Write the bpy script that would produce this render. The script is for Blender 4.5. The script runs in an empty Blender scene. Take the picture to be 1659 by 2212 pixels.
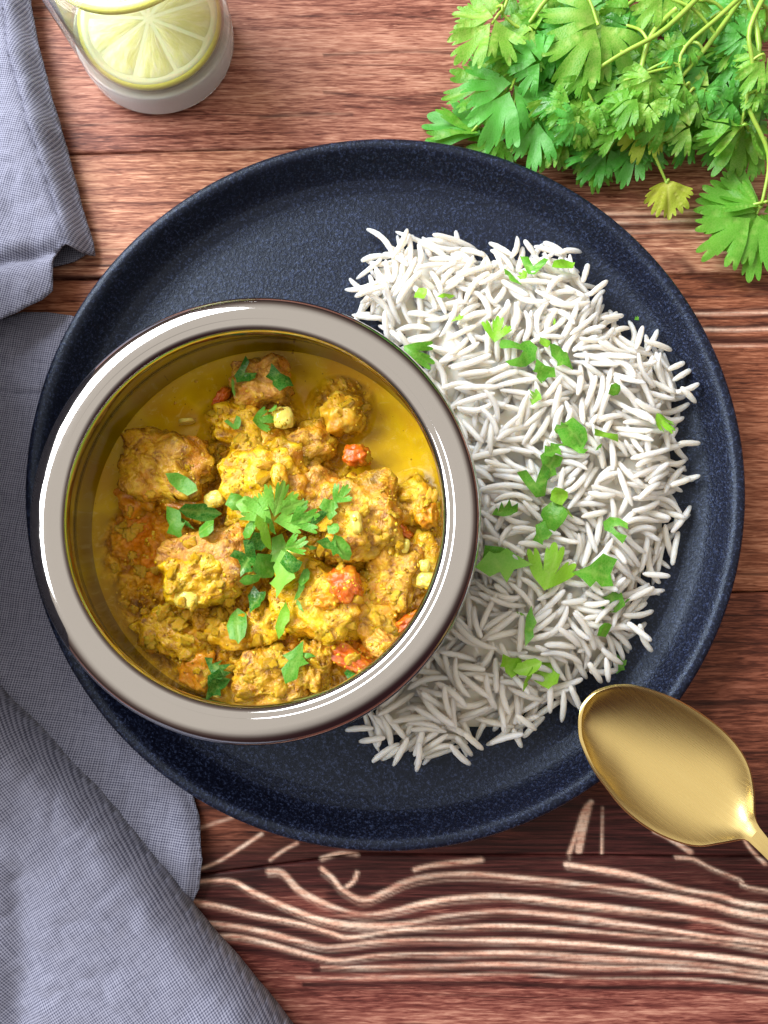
import bpy, math, random
import numpy as np
from mathutils import Vector, Matrix, noise
from mathutils.bvhtree import BVHTree
from mathutils.geometry import delaunay_2d_cdt
random.seed(7); rng = np.random.default_rng(7)
S = bpy.context.scene; C = S.collection
R = math.radians

# ---------------------------------------------------------------- camera
F, CX, CY = 1660.0, 829.5, 1106.0          # focal length and centre in units of a 1659 x 2212 picture
CAMH, TILT = 0.31, R(6.5)
CAM = Vector((0, -CAMH*math.tan(TILT), CAMH))
cd = bpy.data.cameras.new('camera'); co = bpy.data.objects.new('camera', cd); C.objects.link(co)
cd.sensor_fit = 'VERTICAL'; cd.sensor_height = 36; cd.lens = 36*F/2212
cd.clip_start = .01; cd.clip_end = 20
co.location = CAM; co.rotation_euler = (TILT, 0, 0); S.camera = co
ct, st = math.cos(TILT), math.sin(TILT)
def ray(px, py):
    x, y, z = (px-CX)/F, -(py-CY)/F, -1.0
    return Vector((x, y*ct - z*st, y*st + z*ct)).normalized()
def at(px, py, z=0.0):
    d = ray(px, py); t = (z-CAM.z)/d.z
    return CAM + d*t
def P2(px, py, z=0.0):
    p = at(px, py, z); return (p.x, p.y)
U = .00018                                   # metres per picture unit near the plate

# ---------------------------------------------------------------- light: an indoor room with one big window to the upper left
w = bpy.data.worlds.new('World'); S.world = w; w.use_nodes = True
nt = w.node_tree; bg = nt.nodes['Background']
tc = nt.nodes.new('ShaderNodeTexCoord'); sx = nt.nodes.new('ShaderNodeSeparateXYZ')
nt.links.new(tc.outputs['Generated'], sx.inputs[0])
cr = nt.nodes.new('ShaderNodeValToRGB'); nt.links.new(sx.outputs['Z'], cr.inputs[0])
cr.color_ramp.elements[0].position = .0; cr.color_ramp.elements[0].color = (.06, .035, .03, 1)
cr.color_ramp.elements[1].position = .72; cr.color_ramp.elements[1].color = (.70, .63, .55, 1)
e = cr.color_ramp.elements.new(.35); e.color = (.20, .155, .13, 1)
# the side of the room where the photographer stands is dim and brownish
dt = nt.nodes.new('ShaderNodeVectorMath'); dt.operation = 'DOT_PRODUCT'; nt.links.new(tc.outputs['Generated'], dt.inputs[0])
dt.inputs[1].default_value = Vector((.45, -.85, .1)).normalized()
mr = nt.nodes.new('ShaderNodeMapRange'); mr.interpolation_type = 'SMOOTHSTEP'; nt.links.new(dt.outputs['Value'], mr.inputs[0])
mr.inputs[1].default_value = .40; mr.inputs[2].default_value = 1.0
mw = nt.nodes.new('ShaderNodeMix'); mw.data_type = 'RGBA'; nt.links.new(mr.outputs[0], mw.inputs[0]); nt.links.new(cr.outputs[0], mw.inputs[6])
mw.inputs[7].default_value = (.035, .014, .016, 1)
nt.links.new(mw.outputs[2], bg.inputs[0]); bg.inputs[1].default_value = 1.0
def area(name, loc, target, sx_, sy_, power, col):
    l = bpy.data.lights.new(name, 'AREA'); l.shape = 'RECTANGLE'; l.size = sx_; l.size_y = sy_
    l.energy = power; l.color = col
    o = bpy.data.objects.new(name, l); C.objects.link(o); o.location = loc
    o.rotation_euler = (Vector(target)-Vector(loc)).to_track_quat('-Z', 'Y').to_euler()
    return o
area('window_light', (-.98, .60, .92), (0, 0, 0), 1.7, .75, 44, (.97, .98, 1.0))
S.view_settings.view_transform = 'Standard'; S.view_settings.look = 'None'
S.view_settings.exposure = .62; S.view_settings.gamma = 1
S.cycles.max_bounces = 12; S.cycles.transmission_bounces = 12; S.cycles.transparent_max_bounces = 12
S.cycles.caustics_reflective = True

# ---------------------------------------------------------------- helpers
def tag(o, label=None, cat=None, group=None, kind=None):
    if label: o['label'] = label
    if cat: o['category'] = cat
    if group: o['group'] = group
    if kind: o['kind'] = kind
    return o
def empty(name, loc, rz=0):
    o = bpy.data.objects.new(name, None); C.objects.link(o); o.location = loc; o.rotation_euler = (0, 0, rz)
    o.empty_display_size = .01
    return o
def mesh(name, V, Fc, m=None, smooth=True):
    me = bpy.data.meshes.new(name); me.from_pydata([tuple(v) for v in V], [], [tuple(f) for f in Fc])
    if m: me.materials.append(m)
    if smooth: me.shade_smooth()
    me.update(); return me
def obj(name, me, parent=None, world=True):
    o = bpy.data.objects.new(name, me); C.objects.link(o)
    if parent is not None:
        o.parent = parent
        if world: o.matrix_parent_inverse = Matrix.LocRotScale(parent.location, parent.rotation_euler, None).inverted()
    return o
def lathe(prof, n=160, cap0=False, cap1=False):
    V = []; Fc = []
    for r, z in prof:
        for i in range(n):
            a = 2*math.pi*i/n; V.append((r*math.cos(a), r*math.sin(a), z))
    for k in range(len(prof)-1):
        for i in range(n):
            j = (i+1) % n; Fc.append((k*n+i, k*n+j, (k+1)*n+j, (k+1)*n+i))
    if cap0: Fc.append(tuple(range(n))[::-1])
    if cap1: Fc.append(tuple(range((len(prof)-1)*n, len(prof)*n)))
    return V, Fc
def smoothprof(pts, sub=6):
    out = []; n = len(pts)
    for i in range(n-1):
        p0 = pts[max(i-1, 0)]; p1 = pts[i]; p2 = pts[i+1]; p3 = pts[min(i+2, n-1)]
        for k in range(sub):
            t = k/sub; t2 = t*t; t3 = t2*t
            out.append(tuple(.5*((2*b)+(-a+c)*t+(2*a-5*b+4*c-d)*t2+(-a+3*b-3*c+d)*t3) for a, b, c, d in zip(p0, p1, p2, p3)))
    out.append(tuple(pts[-1])); return out
def tube(pts, rad, n=8, caps=True):
    pts = [Vector(p) for p in pts]; V = []; Fc = []
    for i, p in enumerate(pts):
        t = (pts[min(i+1, len(pts)-1)]-pts[max(i-1, 0)]).normalized()
        a = t.cross(Vector((0, 0, 1)))
        if a.length < 1e-4: a = Vector((1, 0, 0))
        a.normalize(); b = a.cross(t)
        r = rad[i] if hasattr(rad, '__len__') else rad
        for k in range(n):
            q = 2*math.pi*k/n; V.append(p + a*(r*math.cos(q)) + b*(r*math.sin(q)))
    for i in range(len(pts)-1):
        for k in range(n):
            j = (k+1) % n; Fc.append((i*n+k, i*n+j, (i+1)*n+j, (i+1)*n+k))
    if caps: Fc.append(tuple(range(n))); Fc.append(tuple(range((len(pts)-1)*n, len(pts)*n))[::-1])
    return V, Fc
def inpoly(px, py, poly):
    px = np.asarray(px); py = np.asarray(py); c = np.zeros(px.shape, bool); n = len(poly)
    for i in range(n):
        x1, y1 = poly[i]; x2, y2 = poly[i-1]
        if y1 == y2: continue
        c ^= ((y1 > py) != (y2 > py)) & (px < (x2-x1)*(py-y1)/(y2-y1)+x1)
    return c
def polydist(X, Y, poly, closed=True):
    d = np.full(X.shape, 1e9); n = len(poly)
    for i in range(0 if closed else 1, n):
        x1, y1 = poly[i-1]; x2, y2 = poly[i]
        dx, dy = x2-x1, y2-y1; L = dx*dx+dy*dy+1e-18
        t = np.clip(((X-x1)*dx+(Y-y1)*dy)/L, 0, 1)
        d = np.minimum(d, np.hypot(X-x1-t*dx, Y-y1-t*dy))
    return d
def fillpoly(poly, step):
    """triangulated flat sheet of a polygon with interior points"""
    pl = [Vector(p) for p in poly]; n = len(pl)
    xs = [p.x for p in pl]; ys = [p.y for p in pl]
    gx, gy = np.meshgrid(np.arange(min(xs), max(xs), step), np.arange(min(ys), max(ys), step))
    gx = gx + (np.arange(gx.shape[0]) % 2)[:, None]*step*.5
    m = inpoly(gx, gy, poly) & (polydist(gx, gy, poly) > step*.45)
    pts = pl + [Vector((a, b)) for a, b in zip(gx[m], gy[m])]
    r = delaunay_2d_cdt(pts, [], [list(range(n))], 1, 1e-9)
    return [(v.x, v.y) for v in r[0]], [tuple(f) for f in r[2]]
def fbm(x, y, z, oct=4, s=1.0):
    return noise.fractal(Vector((x*s, y*s, z*s)), 1.0, 2.0, oct)
def vnoise(X, Y, scale, seed=0, oct=3):
    """numpy value noise, roughly -1..1"""
    out = np.zeros(np.shape(X)); amp = 1.; tot = 0
    r2 = np.random.default_rng(seed)
    for o in range(oct):
        T = r2.uniform(-1, 1, (128, 128)); x = np.asarray(X)*scale*2**o+37.3; y = np.asarray(Y)*scale*2**o+11.7
        xi = np.floor(x).astype(int); yi = np.floor(y).astype(int); fx = x-xi; fy = y-yi
        fx = fx*fx*(3-2*fx); fy = fy*fy*(3-2*fy)
        g = lambda a, b: T[(yi+b) % 128, (xi+a) % 128]
        out += amp*((g(0, 0)*(1-fx)+g(1, 0)*fx)*(1-fy)+(g(0, 1)*(1-fx)+g(1, 1)*fx)*fy); tot += amp; amp *= .5
    return out/tot

# ---------------------------------------------------------------- node helper
class NT:
    def __init__(s, name):
        s.m = bpy.data.materials.new(name); s.m.use_nodes = True; s.t = s.m.node_tree
        s.b = s.t.nodes['Principled BSDF']; s.out = s.t.nodes['Material Output']
    def n(s, typ, **kw):
        nd = s.t.nodes.new(typ)
        for k, v in kw.items():
            if k.startswith('i_'):
                key = k[2:]; key = int(key) if key.isdigit() else key.replace('_', ' ')
                s.set(nd.inputs[key], v)
            else: setattr(nd, k, v)
        return nd
    def set(s, inp, v):
        if isinstance(v, bpy.types.NodeSocket): s.t.links.new(v, inp)
        else: inp.default_value = v
    def p(s, **kw):
        for k, v in kw.items(): s.set(s.b.inputs[k.replace('_', ' ')], v)
    def coord(s, scale=(1, 1, 1), kind='Object', rot=(0, 0, 0)):
        t = s.n('ShaderNodeTexCoord'); m = s.n('ShaderNodeMapping'); s.t.links.new(t.outputs[kind], m.inputs[0])
        m.inputs['Scale'].default_value = scale; m.inputs['Rotation'].default_value = rot
        return m.outputs[0]
    def noise(s, vec, scale=5, detail=4, rough=.5, dist=0, dim='3D'):
        n = s.n('ShaderNodeTexNoise'); n.noise_dimensions = dim
        s.t.links.new(vec, n.inputs['Vector']); n.inputs['Scale'].default_value = scale
        n.inputs['Detail'].default_value = detail; n.inputs['Roughness'].default_value = rough
        n.inputs['Distortion'].default_value = dist
        return n.outputs[0]
    def vor(s, vec, scale, feature='F1', out='Distance', rnd=1.0):
        n = s.n('ShaderNodeTexVoronoi'); n.feature = feature; s.t.links.new(vec, n.inputs['Vector'])
        n.inputs['Scale'].default_value = scale; n.inputs['Randomness'].default_value = rnd
        return n.outputs[out]
    def ramp(s, fac, stops, interp='LINEAR'):
        n = s.n('ShaderNodeValToRGB'); n.color_ramp.interpolation = interp; s.set(n.inputs[0], fac)
        el = n.color_ramp.elements
        while len(el) > 1: el.remove(el[-1])
        for i, (p, c) in enumerate(stops):
            if not hasattr(c, '__len__'): c = (c, c, c)
            e = el[0] if i == 0 else el.new(p)
            e.position = p; e.color = (*c[:3], 1)
        return n.outputs[0]
    def mix(s, fac, a, b, mode='MIX'):
        n = s.n('ShaderNodeMix', data_type='RGBA', blend_type=mode)
        s.set(n.inputs[0], fac)
        for i, v in ((6, a), (7, b)):
            if isinstance(v, (tuple, list)) and len(v) == 3: v = (*v, 1)
            s.set(n.inputs[i], v)
        return n.outputs[2]
    def math(s, op, a, b=0.0, c=None, clamp=False):
        n = s.n('ShaderNodeMath', operation=op); n.use_clamp = clamp
        s.set(n.inputs[0], a); s.set(n.inputs[1], b)
        if c is not None: s.set(n.inputs[2], c)
        return n.outputs[0]
    def attr(s, name, out='Fac'):
        n = s.n('ShaderNodeAttribute'); n.attribute_name = name; return n.outputs[out]
    def bump(s, h, strength=.3, dist=.001, nrm=None):
        n = s.n('ShaderNodeBump'); s.set(n.inputs['Height'], h); n.inputs['Strength'].default_value = strength
        n.inputs['Distance'].default_value = dist
        if nrm is not None: s.set(n.inputs['Normal'], nrm)
        s.t.links.new(n.outputs[0], s.b.inputs['Normal']); return n.outputs[0]
    def rand(s):
        return s.n('ShaderNodeObjectInfo').outputs['Random']

def setattr_f(me, name, vals):
    a = me.attributes.new(name, 'FLOAT', 'POINT'); a.data.foreach_set('value', np.asarray(vals, np.float32))

# ---------------------------------------------------------------- materials
def wood_mat(name, dark, mid, lite, hi, seed, fine=1.0):
    t = NT(name)
    v = t.coord((9, 150, 1)); v2 = t.coord((40, 700, 1)); v3 = t.coord((3.5, 22, 1)); v4 = t.coord((140, 1500, 1))
    for q in (v, v2, v3, v4): q.node.inputs['Location'].default_value = (seed*1.7, seed*3.1, seed)
    a = t.noise(v, 1.0, 6, .62, .6); b = t.noise(v2, 1.0, 4, .6, .4); c = t.noise(v3, 1, 3, .5, .5); d = t.noise(v4, 1, 3, .7)
    f = t.math('ADD', t.math('MULTIPLY', a, .36), t.math('MULTIPLY', b, .26*fine))
    v5 = t.coord((110, 1250, 1)); v5.node.inputs['Location'].default_value = (seed, seed*2.1, seed); fib = t.noise(v5, 1, 2, .6, .8)
    f = t.math('ADD', f, t.math('MULTIPLY', c, .28)); f = t.math('ADD', f, t.math('MULTIPLY', d, .22)); f = t.math('ADD', f, t.math('MULTIPLY', t.math('SUBTRACT', fib, .5), .42))
    col = t.ramp(f, [(.42, dark), (.535, mid), (.62, lite), (.74, hi)])
    ln = t.coord((5, 260, 1)); ln.node.inputs['Location'].default_value = (seed*.7, seed*5.3, seed)
    col = t.mix(t.ramp(t.noise(ln, 1, 4, .6, .9), [(.585, 0), (.66, .72)]), col, dark)
    # printed early wood (light) and late wood (dark) bands plus one dark blob, laid out in the plank itself
    L = t.attr('earlywood'); D = t.attr('latewood_and_blob')
    fn = t.noise(t.coord((60, 500, 1)), 1, 3, .6); fn2 = t.noise(t.coord((500, 700, 1)), 1, 2, .6)
    base = t.mix(t.math('MULTIPLY', D, .93), col, t.ramp(t.noise(t.coord((30, 900, 1)), 1, 4, .65, .5), [(.40, (.010, .0025, .003)), (.55, (.035, .008, .008)), (.68, (.075, .020, .018))]))
    lc = t.ramp(fn, [(.25, (.46, .17, .12)), (.45, (.74, .46, .34)), (.7, (.88, .73, .60))])
    Lm = t.math('MULTIPLY', L, t.ramp(fn2, [(.2, .55), (.55, 1)]), clamp=True)
    out = t.mix(Lm, base, lc)
    t.p(Base_Color=out, Roughness=t.ramp(a, [(.3, .42), (.7, .55)]))
    t.b.inputs['Specular IOR Level'].default_value = .13
    t.bump(t.math('ADD', t.math('MULTIPLY', b, .5), d), .12, .0006)
    return t.m
def stoneware():
    t = NT('dark_blue_stoneware'); v = t.coord()
    s1 = t.noise(v, 900, 3, .7); s2 = t.noise(v, 2200, 2, .6); big = t.noise(v, 22, 3, .5)
    sp = t.ramp(t.math('ADD', t.math('MULTIPLY', s1, .7), t.math('MULTIPLY', s2, .3)), [(.42, (.0015, .0018, .006)), (.53, (.0045, .006, .017)), (.64, (.036, .052, .11))])
    col = t.mix(t.ramp(big, [(.35, 0), (.7, .35)]), sp, (.005, .006, .015))
    t.p(Base_Color=col, Roughness=t.ramp(s1, [(.3, .42), (.65, .27)]))
    t.b.inputs['Specular IOR Level'].default_value = .31; t.b.inputs['Specular Tint'].default_value = (.65, .8, 1, 1)
    t.bump(t.math('ADD', s1, t.math('MULTIPLY', big, .5)), .6, .0005)
    return t.m
def steel():
    t = NT('polished_steel'); v = t.coord()
    n = t.noise(v, 90, 4, .6)
    sc = t.noise(t.coord((1, 1, 1)), 700, 2, .7)
    t.p(Base_Color=(.46, .452, .448, 1), Metallic=1.0, Roughness=t.ramp(n, [(.35, .045), (.75, .11)]))
    t.bump(t.math('ADD', n, t.math('MULTIPLY', sc, .15)), .03, .0008)
    return t.m
def gold():
    t = NT('brushed_gold'); v = t.coord((1, 1, 1), rot=(0, 0, R(38)))
    m = t.n('ShaderNodeMapping'); t.t.links.new(v, m.inputs[0]); m.inputs['Scale'].default_value = (60, 5200, 60)
    n = t.noise(m.outputs[0], 1, 3, .6)
    t.p(Base_Color=t.mix(n, (.66, .50, .19), (.78, .64, .29)), Metallic=1.0, Roughness=t.ramp(n, [(.3, .22), (.7, .32)]))
    t.b.inputs['Anisotropic'].default_value = .4
    t.bump(n, .06, .0002)
    return t.m
def rice_mat():
    t = NT('cooked_rice'); v = t.coord()
    n = t.noise(v, 260, 3, .5); r = t.rand(); big = t.noise(t.coord(kind='Generated'), 3, 2)
    vt = t.attr('tone')
    col = t.mix(t.math('FRACT', t.math('ADD', r, vt)), (.965, .92, .845), (.955, .87, .72))
    col = t.mix(t.ramp(n, [(.4, 0), (.75, .35)]), col, (.9, .88, .84))
    t.p(Base_Color=col, Roughness=.36)
    t.b.inputs['Subsurface Weight'].default_value = 1.0
    t.b.inputs['Subsurface Radius'].default_value = (1, .80, .62); t.b.inputs['Subsurface Scale'].default_value = .0065
    t.b.inputs['Specular IOR Level'].default_value = .4
    t.bump(n, .12, .0006)
    tr = t.n('ShaderNodeBsdfTranslucent'); tr.inputs[0].default_value = (.98, .93, .84, 1)
    mx = t.n('ShaderNodeMixShader'); mx.inputs[0].default_value = .22
    t.t.links.new(t.b.outputs[0], mx.inputs[1]); t.t.links.new(tr.outputs[0], mx.inputs[2]); t.t.links.new(mx.outputs[0], t.out.inputs[0])
    return t.m
def leaf_mat(name, c1, c2, c3, vein=(.35, .55, .12), transl=.35, rough=.42):
    t = NT(name)
    r = t.rand(); n = t.noise(t.coord(), 60, 3, .5); ve = t.attr('vein'); tip = t.attr('tip')
    col = t.mix(t.ramp(n, [(.35, 0), (.65, 1)]), c1, c2)
    col = t.mix(t.math('MULTIPLY', t.math('SUBTRACT', 1.0, tip), .55, clamp=True), col, c3)
    col = t.mix(t.math('MULTIPLY', r, .35), col, c3)
    fine = t.vor(t.coord(), 900, 'DISTANCE_TO_EDGE')
    col = t.mix(t.ramp(fine, [(0, .22), (.12, 0)]), col, vein)
    col = t.mix(t.math('MULTIPLY', ve, .45, clamp=True), col, vein)
    t.p(Base_Color=col, Roughness=rough)
    t.b.inputs['Specular IOR Level'].default_value = .4
    nb = t.bump(t.math('ADD', t.math('MULTIPLY', ve, -1.0), t.math('MULTIPLY', fine, .7)), .35, .0006)
    tr = t.n('ShaderNodeBsdfTranslucent'); t.set(tr.inputs[0], t.mix(.5, col, (.45, .75, .05)))
    mx = t.n('ShaderNodeMixShader'); mx.inputs[0].default_value = transl
    t.t.links.new(t.b.outputs[0], mx.inputs[1]); t.t.links.new(tr.outputs[0], mx.inputs[2])
    t.t.links.new(mx.outputs[0], t.out.inputs[0])
    return t.m
def food(name, stops, scale=160, bump=.6, rough=(.18, .42), sss=.25, spk=None, coat=.5, fine=900, radius=(1, .5, .12), vary=True):
    t = NT(name); v = t.coord()
    a = t.noise(v, scale, 5, .62, .8); b = t.noise(v, fine, 3, .6); g = t.vor(v, fine*.9)
    col = t.ramp(a, stops)
    lf = t.noise(v, 75, 3, .55); lf2 = t.noise(t.coord((1, 1, 1), rot=(1, 2, 3)), 95, 3, .55)
    col = t.mix(t.ramp(lf, [(.53, 0), (.64, .55 if vary else 0)]), col, (.15, .10, .006))
    col = t.mix(t.ramp(lf2, [(.56, 0), (.68, .6 if vary else 0)]), col, (.66, .24, .008))
    if spk: col = t.mix(t.ramp(t.noise(v, scale*2.6, 3, .6), [(.55, 0), (.68, spk[1])]), col, spk[0])
    t.p(Base_Color=col, Roughness=t.ramp(b, [(.3, rough[0]*.7), (.7, rough[1]*.8)]))
    t.b.inputs['Subsurface Weight'].default_value = sss
    t.b.inputs['Subsurface Radius'].default_value = radius; t.b.inputs['Subsurface Scale'].default_value = .003
    t.b.inputs['Coat Weight'].default_value = coat*.9; t.b.inputs['Coat Roughness'].default_value = .06; t.b.inputs['Coat IOR'].default_value = 1.5
    t.b.inputs['Specular IOR Level'].default_value = .35
    h = t.math('ADD', t.math('MULTIPLY', a, 1.6), t.math('ADD', t.math('MULTIPLY', b, .38), t.math('MULTIPLY', g, -.18)))
    t.bump(h, bump, .0016)
    cb = t.n('ShaderNodeBump'); t.set(cb.inputs['Height'], t.math('ADD', a, t.math('MULTIPLY', t.noise(v, 420, 2, .5), .5))); cb.inputs['Strength'].default_value = .9; cb.inputs['Distance'].default_value = .0022
    t.t.links.new(cb.outputs[0], t.b.inputs['Coat Normal'])
    return t.m
def cloth():
    t = NT('linen'); uvn = t.n('ShaderNodeUVMap')
    sp = t.n('ShaderNodeSeparateXYZ'); t.t.links.new(uvn.outputs[0], sp.inputs[0])
    m = t.n('ShaderNodeMapping'); t.t.links.new(uvn.outputs[0], m.inputs[0]); m.inputs['Scale'].default_value = (1, 1, 1)
    w1 = t.noise(m.outputs[0], 140, 2, .5)
    px, py = 2*math.pi/.00095, 2*math.pi/.00085
    u = t.math('ADD', t.math('MULTIPLY', sp.outputs[0], px), t.math('MULTIPLY', w1, 2.2))
    vv = t.math('ADD', t.math('MULTIPLY', sp.outputs[1], py), t.math('MULTIPLY', w1, 2.2))
    su, sv = t.math('SINE', u), t.math('SINE', vv)
    pr = t.math('MULTIPLY', t.math('SINE', t.math('MULTIPLY', u, .5)), t.math('SINE', t.math('MULTIPLY', vv, .5)))
    # plain weave: over-under threads
    h = t.math('ADD', t.math('MULTIPLY', t.math('ADD', su, sv), .25), t.math('MULTIPLY', t.math('ABSOLUTE', pr), .45))
    slub = t.n('ShaderNodeMapping'); t.t.links.new(uvn.outputs[0], slub.inputs[0]); slub.inputs['Scale'].default_value = (90, 1300, 1)
    s1 = t.noise(slub.outputs[0], 1, 2, .6)
    slub2 = t.n('ShaderNodeMapping'); t.t.links.new(uvn.outputs[0], slub2.inputs[0]); slub2.inputs['Scale'].default_value = (1300, 90, 1)
    s2 = t.noise(slub2.outputs[0], 1, 2, .6)
    s = t.math('ADD', t.math('MULTIPLY', s1, .5), t.math('MULTIPLY', s2, .5))
    hh = t.math('ADD', h, t.math('MULTIPLY', s, 1.2))
    col = t.ramp(hh, [(.15, (.042, .045, .072)), (.62, (.100, .107, .160)), (1.15, (.25, .262, .345)), ])
    hemc = t.attr('hem')
    col = t.mix(t.math('MULTIPLY', hemc, .6, clamp=True), col, (.07, .075, .12))
    t.p(Base_Color=col, Roughness=.85); t.b.inputs['Specular IOR Level'].default_value = .15
    t.b.inputs['Sheen Weight'].default_value = .12
    t.bump(hh, .16, .0005)
    return t.m
def glassm(name, col=(1, 1, 1, 1), ior=1.47, rough=0.0):
    t = NT(name); t.p(Base_Color=col, Roughness=rough, IOR=ior); t.b.inputs['Transmission Weight'].default_value = 1.0
    return t.m

# ---------------------------------------------------------------- table: printed wooden planks
def cv(pts):                                   # measured on an enlarged crop of the lower part
    pts = pts + ([(2700, pts[-1][1]+110)] if pts[-1][0] > 1640 and len(pts) > 3 else [])      # the bands run on past the picture's edge
    return [(388.8+.7656*x, 1728+.7656*y) for x, y in pts]
LIGHT = [(smoothprof(cv(p), 4), w*.7656) for p, w in [
    ([(250,200),(290,205),(340,255),(440,300),(520,320),(600,310),(700,285),(800,270),(920,270),(1100,290),(1300,315),(1500,345),(1700,380)], 13),
    ([(400,190),(430,215),(460,250),(520,278),(580,255),(640,225),(720,208),(830,205),(950,218),(1150,238),(1350,270),(1500,300),(1700,336)], 15),
    ([(30,230),(140,225),(200,255),(300,300),(400,335),(500,350),(620,350),(740,325),(850,312),(960,315),(1150,335),(1350,365),(1500,390),(1700,408)], 13),
    ([(30,282),(120,300),(220,325),(330,345),(420,370),(480,385),(600,367),(760,355),(900,352),(1100,365),(1300,385),(1700,425)], 9),
    ([(20,343),(150,355),(250,375),(330,395),(420,412),(560,397),(760,390),(950,395),(1150,405),(1400,435),(1700,465)], 12),
    ([(40,385),(160,385),(250,405),(340,430),(440,450),(560,437),(760,430),(1000,430),(1250,450),(1700,492)], 10),
    ([(400,470),(600,470),(900,460),(1200,470),(1700,505)], 8), ([(330,500),(600,500),(900,488),(1200,500),(1700,530)], 5),
    ([(1090,180),(1160,190),(1280,215),(1400,250),(1530,275),(1700,308)], 13),
    ([(1400,165),(1450,170),(1500,195),(1580,225),(1700,262)], 9),
    ([(662,192),(700,182),(780,172),(850,166)], 15), ([(500,200),(490,225),(470,240)], 7),
    ([(50,195),(120,165),(230,95)], 7), ([(50,82),(150,50)], 8), ([(255,168),(290,142),(330,120)], 6), ([(400,162),(450,147),(500,150)], 12),
    ([(1098,150),(1112,110),(1124,75),(1140,30),(1160,5)], 15), ([(1125,140),(1135,80),(1150,20)], 18), ([(1190,150),(1192,20)], 4), ([(1340,90),(1380,110),(1440,150)], 20),
    ([(1590,110),(1610,140),(1650,180)], 9)]]
DARKB = [(cv([(60,215),(300,185),(500,165),(800,150),(1080,160),(1480,160),(1700,230)]), 70), (cv([(450,250),(900,250),(1400,330)]), 40),
         (cv([(700,200),(1100,190),(1659,330)]), 50), (cv([(30,260),(420,355),(900,340),(1659,420)]), 24), (cv([(60,320),(420,395),(900,375),(1659,440)]), 16),
         (cv([(60,365),(420,432),(900,412),(1659,470)]), 12), (cv([(100,410),(420,455),(900,448),(1659,490)]), 9), (cv([(380,480),(900,478),(1659,515)]), 8),
         (cv([(350,520),(900,515),(1659,545)]), 6), (cv([(1000,60),(1250,60),(1600,60)]), 70), (cv([(1200,100),(1500,100),(1700,60)]), 50)]
DARKT = [([(1300,452),(1480,450),(1700,447)], 5), ([(1310,468),(1480,466),(1700,470)], 6), ([(1330,489),(1480,487),(1700,486)], 13),
         ([(1438,566),(1475,566),(1500,590),(1560,608),(1700,622)], 22), ([(1470,640),(1700,634)], 6), ([(1490,668),(1700,664)], 7), ([(1500,686),(1700,684)], 4),  # first entry: wide dark blob left of and under the big leaf
         ([(1500,704),(1700,700)], 6), ([(1510,736),(1700,738)], 9), ([(1240,520),(1400,515),(1700,512)], 3),
         ([(100,334),(190,332),(300,330),(480,322),(700,316),(1000,316)], 4), ([(100,270),(190,268),(250,262),(330,258)], 4), ([(560,250),(640,245),(760,248)], 7),
         ([(100,600),(200,601),(300,598)], 12), ([(100,575),(300,570)], 5), ([(700,120),(900,112),(1000,118)], 5), ([(60,20),(100,16)], 7), ([(70,40),(170,42)], 5),
         ([(700,200),(860,214),(960,205)], 5), ([(600,40),(800,30),(950,42)], 3)]
LIGHTT = [([(1310,460),(1480,458),(1700,456)], 6), ([(1320,478),(1480,476),(1700,478)], 7), ([(1540,535),(1585,532),(1610,528)], 14), ([(1340,500),(1700,498)], 4),
          ([(1500,710),(1700,712)], 6), ([(1500,676),(1700,674)], 5), ([(1500,745),(1700,748)], 4)]
PLANKS = [  # upper edge, lower edge (picture units on the table), material, label
    ([(-900,-420),(2600,-420)], [(-900,-60),(2600,-100)], 0), ([(-900,-60),(2600,-100)], [(-900,348),(190,332),(480,322),(940,316),(2600,300)], 0),
    ([(-900,348),(190,332),(480,322),(940,316),(2600,300)], [(-900,606),(200,602),(800,600),(1480,592),(2600,580)], 1),
    ([(-900,606),(200,602),(800,600),(1480,592),(2600,580)], [(-900,1300),(2600,1270)], 2),
    ([(-900,1300),(2600,1270)], [(-900,1960),(435,1889),(772,1845),(1216,1848),(1520,1850),(2600,1852)], 3),
    ([(-900,1960),(435,1889),(772,1845),(1216,1848),(1520,1850),(2600,1852)], [(-900,2420),(2600,2400)], 4),
    ([(-900,2420),(2600,2400)], [(-900,3000),(2600,3000)], 5)]
WOODC = [((.050, .013, .010), (.18, .062, .043), (.34, .152, .105), (.52, .29, .21)),
         ((.08, .023, .015), (.27, .108, .068), (.46, .235, .15), (.64, .40, .28)),
         ((.045, .012, .007), (.18, .058, .030), (.31, .125, .070), (.44, .21, .13)),
         ((.018, .005, .004), (.085, .024, .014), (.17, .055, .032), (.28, .11, .07)),
         ((.030, .006, .006), (.115, .030, .024), (.22, .078, .058), (.40, .20, .145)),
         ((.035, .008, .008), (.13, .034, .027), (.24, .085, .062), (.42, .21, .15))]
tab = tag(empty('table_top', (0, 0, 0)), 'dark reddish brown wooden table boards with strong grain under everything', kind='structure')
wm = [wood_mat('wood_%d' % i, *c, seed=i+1) for i, c in enumerate(WOODC)]
def interp(poly, x): return np.interp(x, [p[0] for p in poly], [p[1] for p in poly])
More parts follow.
